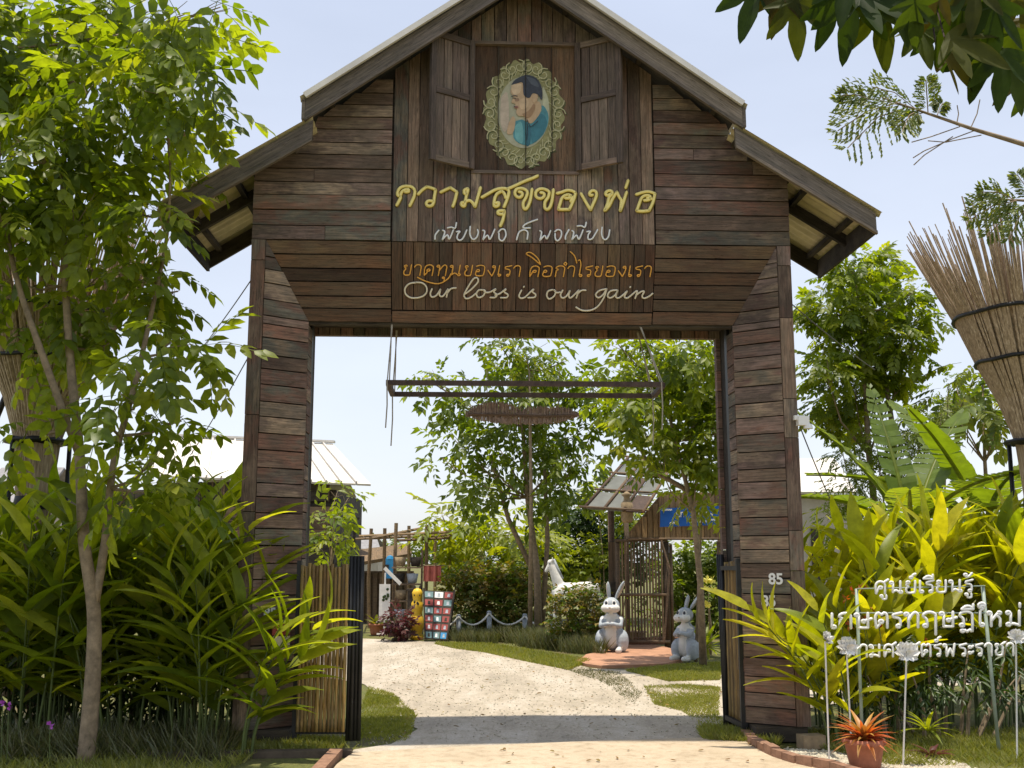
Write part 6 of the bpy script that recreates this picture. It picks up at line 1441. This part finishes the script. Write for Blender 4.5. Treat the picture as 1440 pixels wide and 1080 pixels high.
# white lotus flowers on sticks
def lotus(px, py, pb, Y, wpx, label, tw=0):
    c = W(px, py, Y); t = empty('lotus_ornament', (c.x, Y, 0), tw, label, 'garden ornament'); w = wpx*Y/FPX; z = c.z; b = W(pb[0], pb[1], Y)
    mb = MB(); mb.tube([(b.x-c.x, 0, -.02), (0, 0, z-w*.28)], .007, 6); mb.obj('stick', M_STW, t)
    for row, (n, el0, ln, wd) in enumerate(((9, 1.15, .52, .26), (8, .70, .55, .26), (8, .22, .52, .25), (6, -.45, .42, .2))):
        for k in range(n):
            u = (k+.5)/n; az = PI+PI*u*1.0 if row < 3 else PI+PI*u
            # cut-out petals fan across the front, cupped a little
            L_ = ln*w*random.uniform(.9, 1.05); ww = wd*w
            d = Vector((math.cos(az)*math.cos(el0)*1.15, math.sin(az)*math.cos(el0)*.45, math.sin(el0))).normalized(); up = Vector((0, -1, .25)); y = up.cross(d).normalized(); zz = d.cross(y)
            V = np.array([(0, 0, 0), (.35, -.5, .05), (.75, -.42, .10), (1, 0, .04), (.75, .42, .10), (.35, .5, .05), (.5, 0, -.06)]); V = V*np.array([L_, ww, L_]); V[:, 2] += .004*row
            F = [(0, 1, 6), (1, 2, 6), (2, 3, 6), (3, 4, 6), (4, 5, 6), (5, 0, 6)]
            mb = MB(); mb.add([tuple(d*v[0]+y*v[1]+zz*v[2]) for v in V], F); mb.add([tuple(d*v[0]+y*v[1]+zz*(v[2]-.004)) for v in V], [f[::-1] for f in F]); o = link('petal', mb.mesh('petal', M_WHITE), t, (0, -.004*row, z-w*.18))
    return t
lotus(1274, 914, (1270, 1085), 8.55, 36, 'largest white lotus ornament on a stick, before the lowest line of the sign')
lotus(1190, 906, (1197, 1040), 8.9, 33, 'white lotus ornament on a stick left of the large one above the red potted plant', .15)
lotus(1160, 895, (1163, 1078), 8.7, 24, 'leftmost small white lotus ornament seen side on near the right pillar base', .9)
lotus(1428, 893, (1430, 1062), 8.8, 27, 'white lotus ornament on a stick at the far right end of the Thai sign', -.1)

# potted bromeliad, block, wire arch
bp_ = G(1217, 1083)
t = pot((bp_[0], bp_[1], 0), .155, .23, 'terracotta pot holding an orange red bromeliad in front of the Thai sign', None)
t['category'] = 'potted plant'
tms = []
for v in range(3): V, F = blade(.27, .036, random.uniform(.3, .9), 6); tms.append(np_mesh('leaf', V, F, LF_BROM, None, True))
for i in range(64):
    o = link('leaf', tms[i % 3], t, (0, 0, .21)); o.rotation_euler = (random.uniform(-.2, .2), -(.15+1.2*(i/64)), i*2.4); s = random.uniform(.8, 1.15); o.scale = (s, s, s)
mb = MB(); q_ = G(1141, 1052); mb.box(-.10, .10, -.07, .07, 0, .11); o = mb.obj('stone_block', M_STONE, None, recenter=False); o.location = (q_[0], q_[1], 0); o.rotation_euler.z = .2; tag(o, 'rough tan stone block lying at the foot of the right gate pillar', 'block')
rosette('strap_leaf_plant', (G(1310, 1065)[0], G(1310, 1065)[1], 0), 18, .22, .045, LF_PURP, 'small dark red rosette plant in the grass below the Thai sign', 'plant', (.0, 1.0), .6)
rosette('strap_leaf_plant', (W(1300, 960, 9.3).x, 9.3, .15), 18, .30, .035, LF_YEL, 'thin leaved green plant standing behind the lotus sticks', 'plant', (.1, 1.2), .7)

# ------------------------------------------------------------------ overhead leaves at the upper right
Yn = 4.6; tb = empty('overhanging_branch', tuple(W(1440, -60, Yn)), 0, 'branch with large lobed leaves hanging into the upper right corner', 'branch'); to = Vector(tb.location)
def lobed(ln):
    tips = [(0, 1.0), (.75, .8), (-.75, .8), (1.5, .55), (-1.5, .55)]; out = []; order = sorted(tips, key=lambda a: a[0])
    for i, (a, r) in enumerate(order):
        out.append((a, r)); 
        if i < len(order)-1: out.append(((a+order[i+1][0])/2, .34))
    pts = [(-.08, 0)]+[(.15+r*math.cos(a)*.85, r*math.sin(a)*.85) for a, r in out]
    # widen each lobe
    P = [(0., 0.)]
    for i, (a, r) in enumerate(out):
        if r > .4: P += [(.12+r*.6*math.cos(a-.26), r*.6*math.sin(a-.26)), (.12+r*math.cos(a), r*math.sin(a)), (.12+r*.6*math.cos(a+.26), r*.6*math.sin(a+.26))]
        else: P.append((.12+r*math.cos(a), r*math.sin(a)))
    P = smooth_pts(P+[P[0]], 3)[:-1]
    V = [(.12, 0, 0)]+[(x, y, -.25*(x*x+y*y)+.05*math.sin(5*math.atan2(y, x))) for x, y in P]
    n = len(P); F = np.array([(0, i, i % n+1) for i in range(1, n+1)])
    return np.array(V)*ln, F
lm = [np_mesh('leaf', *lobed(random.uniform(.21, .29)), LF_LOBE, None, True) for k in range(4)]
pts = [(1060, -8), (1095, 0), (1120, 20), (1145, -5), (1170, 20), (1200, 5), (1215, -10), (1240, 25), (1265, 10), (1250, -15), (1290, 30), (1310, 5), (1330, 50), (1345, 20), (1370, 0), (1360, 60), (1385, 75), (1400, 30), (1420, 70), (1440, 40), (1430, 110), (1450, 90), (1470, 60), (1405, -5), (1320, -20), (1445, 0), (1460, 130), (1280, -25), (1375, 40), (1410, 95), (1340, 80), (1300, 55), (1190, -20), (1230, -5), (1350, -30), (1480, 20)]
bpts = [W(1600, -90, Yn+.3), W(1450, -60, Yn+.1), W(1300, -45, Yn), W(1150, -40, Yn), W(1070, -40, Yn)]
mb = MB(); mb.tube([tuple(p-to) for p in bpts], [.03, .024, .018, .012, .006], 8); mb.obj('bough', M_BARKD, tb, True)
for i, (px, py) in enumerate(pts):
    e = W(px, py, Yn+random.uniform(-.35, .35))-to; near = min(bpts, key=lambda p: (p-to-e).length)-to
    az = random.uniform(-.8, .8)-PI/2; d = Vector((math.cos(az)*.6, random.uniform(-.5, .5), -1.0)).normalized() if i % 3 else Vector((random.uniform(-1, 1), random.uniform(-.6, .6), -.5)).normalized()
    up = Vector((random.uniform(-.4, .4), -1, .5)); y = up.cross(d).normalized(); z = d.cross(y); s0 = e-d*.10
    o = link('leaf', lm[i % 4], tb, s0); o.rotation_euler = Matrix(((d.x, y.x, z.x), (d.y, y.y, z.y), (d.z, y.z, z.z))).to_euler(); s = random.uniform(.85, 1.2); o.scale = (s, s, s)
    mb = MB(); mb.tube([tuple(near), tuple(near.lerp(s0, .5)+Vector((0, 0, .02))), tuple(s0)], .004, 4); mb.obj('leaf_stalk', M_RUST, tb)
# feather-leaved branch
def feather_branch(name, stem_px, fronds, Y, label, ln_px=50):
    st = [W(x, y, Y) for x, y in stem_px]; t = empty(name, tuple(st[0]), 0, label, 'branch'); o0 = Vector(st[0])
    mb = MB(); mb.tube([tuple(p-o0) for p in st], [.022*(1-.8*i/(len(st)-1)) for i in range(len(st))], 6); mb.obj('twig', M_BARK, t, True)
    for (x0, y0, x1, y1, dens) in fronds:
        a = W(x0, y0, Y+random.uniform(-.08, .08))-o0; b = W(x1, y1, Y+random.uniform(-.25, .1))-o0; ax = b-a; L_ = ax.length; n = 10; P = []; D = []
        for i in range(n):
            u = .12+.88*i/(n-1); c = a.lerp(b, u)+Vector((0, 0, .10*L_*math.sin(PI*u)))
            for s in (-1, 1):
                side = Vector((-ax.z, 0, ax.x)).normalized()*s; dd = (side*.8+ax.normalized()*.55+Vector((0, random.uniform(-.4, .4), -.25))).normalized(); pl = L_*.34*math.sin(PI*(.12+.8*u))*dens+.015
                m = 9
                for k in range(m): P.append(c+dd*pl*(k+1)/m); D.append(dd.lerp(ax.normalized(), .3)*(1) + Vector((0, 0, -.5 if k % 2 else .25)))
        P = np.array([tuple(p) for p in P]); D = np.array([tuple(p) for p in D]); N = len(P)
        me = scatter_mesh('frond', T_simple(.42, .1), P, frames(D, np.tile([0, -1., .6], (N, 1))+rng.normal(size=(N, 3))*.5), np.full(N, .044)*rng.uniform(.7, 1.2, N), LF_MIM); link('frond', me, t)
        mb = MB(); mb.tube([tuple(a), tuple(a.lerp(b, .5)+Vector((0, 0, .1*L_))), tuple(b)], .004, 4); mb.obj('rachis', M_BARK, t)
    return t
feather_branch('feathery_branch', [(1620, 260), (1440, 203), (1370, 182), (1300, 158), (1240, 137)], [(1275, 150, 1182, 145, 1), (1290, 155, 1226, 122, .8), (1262, 145, 1178, 184, 1), (1278, 150, 1192, 208, 1), (1290, 156, 1268, 186, .8), (1300, 158, 1262, 178, .9), (1305, 158, 1302, 112, .9), (1318, 162, 1326, 145, .7), (1225, 140, 1184, 134, .8)], 7.2, 'thin twig with feathery leaflets reaching in from the right against the sky')
mb = MB()
for P in ([(1372, 183), (1340, 195), (1300, 212), (1284, 222)], [(1350, 178), (1310, 192), (1282, 200)], [(1345, 176), (1348, 160), (1346, 148)], [(1365, 180), (1374, 160), (1378, 140)], [(1340, 192), (1300, 218), (1285, 232)], [(1380, 190), (1330, 200), (1305, 198)]): mb.tube([tuple(W(x, y, 7.2)) for x, y in P], .004, 4)
tag(mb.obj('bare_twigs', M_BARK, None), 'bare drooping twiglets under the feathery twig at upper right', 'twigs')
feather_branch('feathery_branch', [(1640, 300), (1500, 290), (1440, 282), (1400, 280)], [(1440, 282, 1368, 290, .9), (1430, 282, 1366, 308, 1), (1445, 285, 1390, 330, 1), (1450, 285, 1420, 335, 1), (1425, 280, 1380, 270, .8), (1450, 280, 1430, 245, .8), (1470, 290, 1455, 340, 1)], 7.6, 'lower feathery leafed twig at the right edge above the reed bundle')
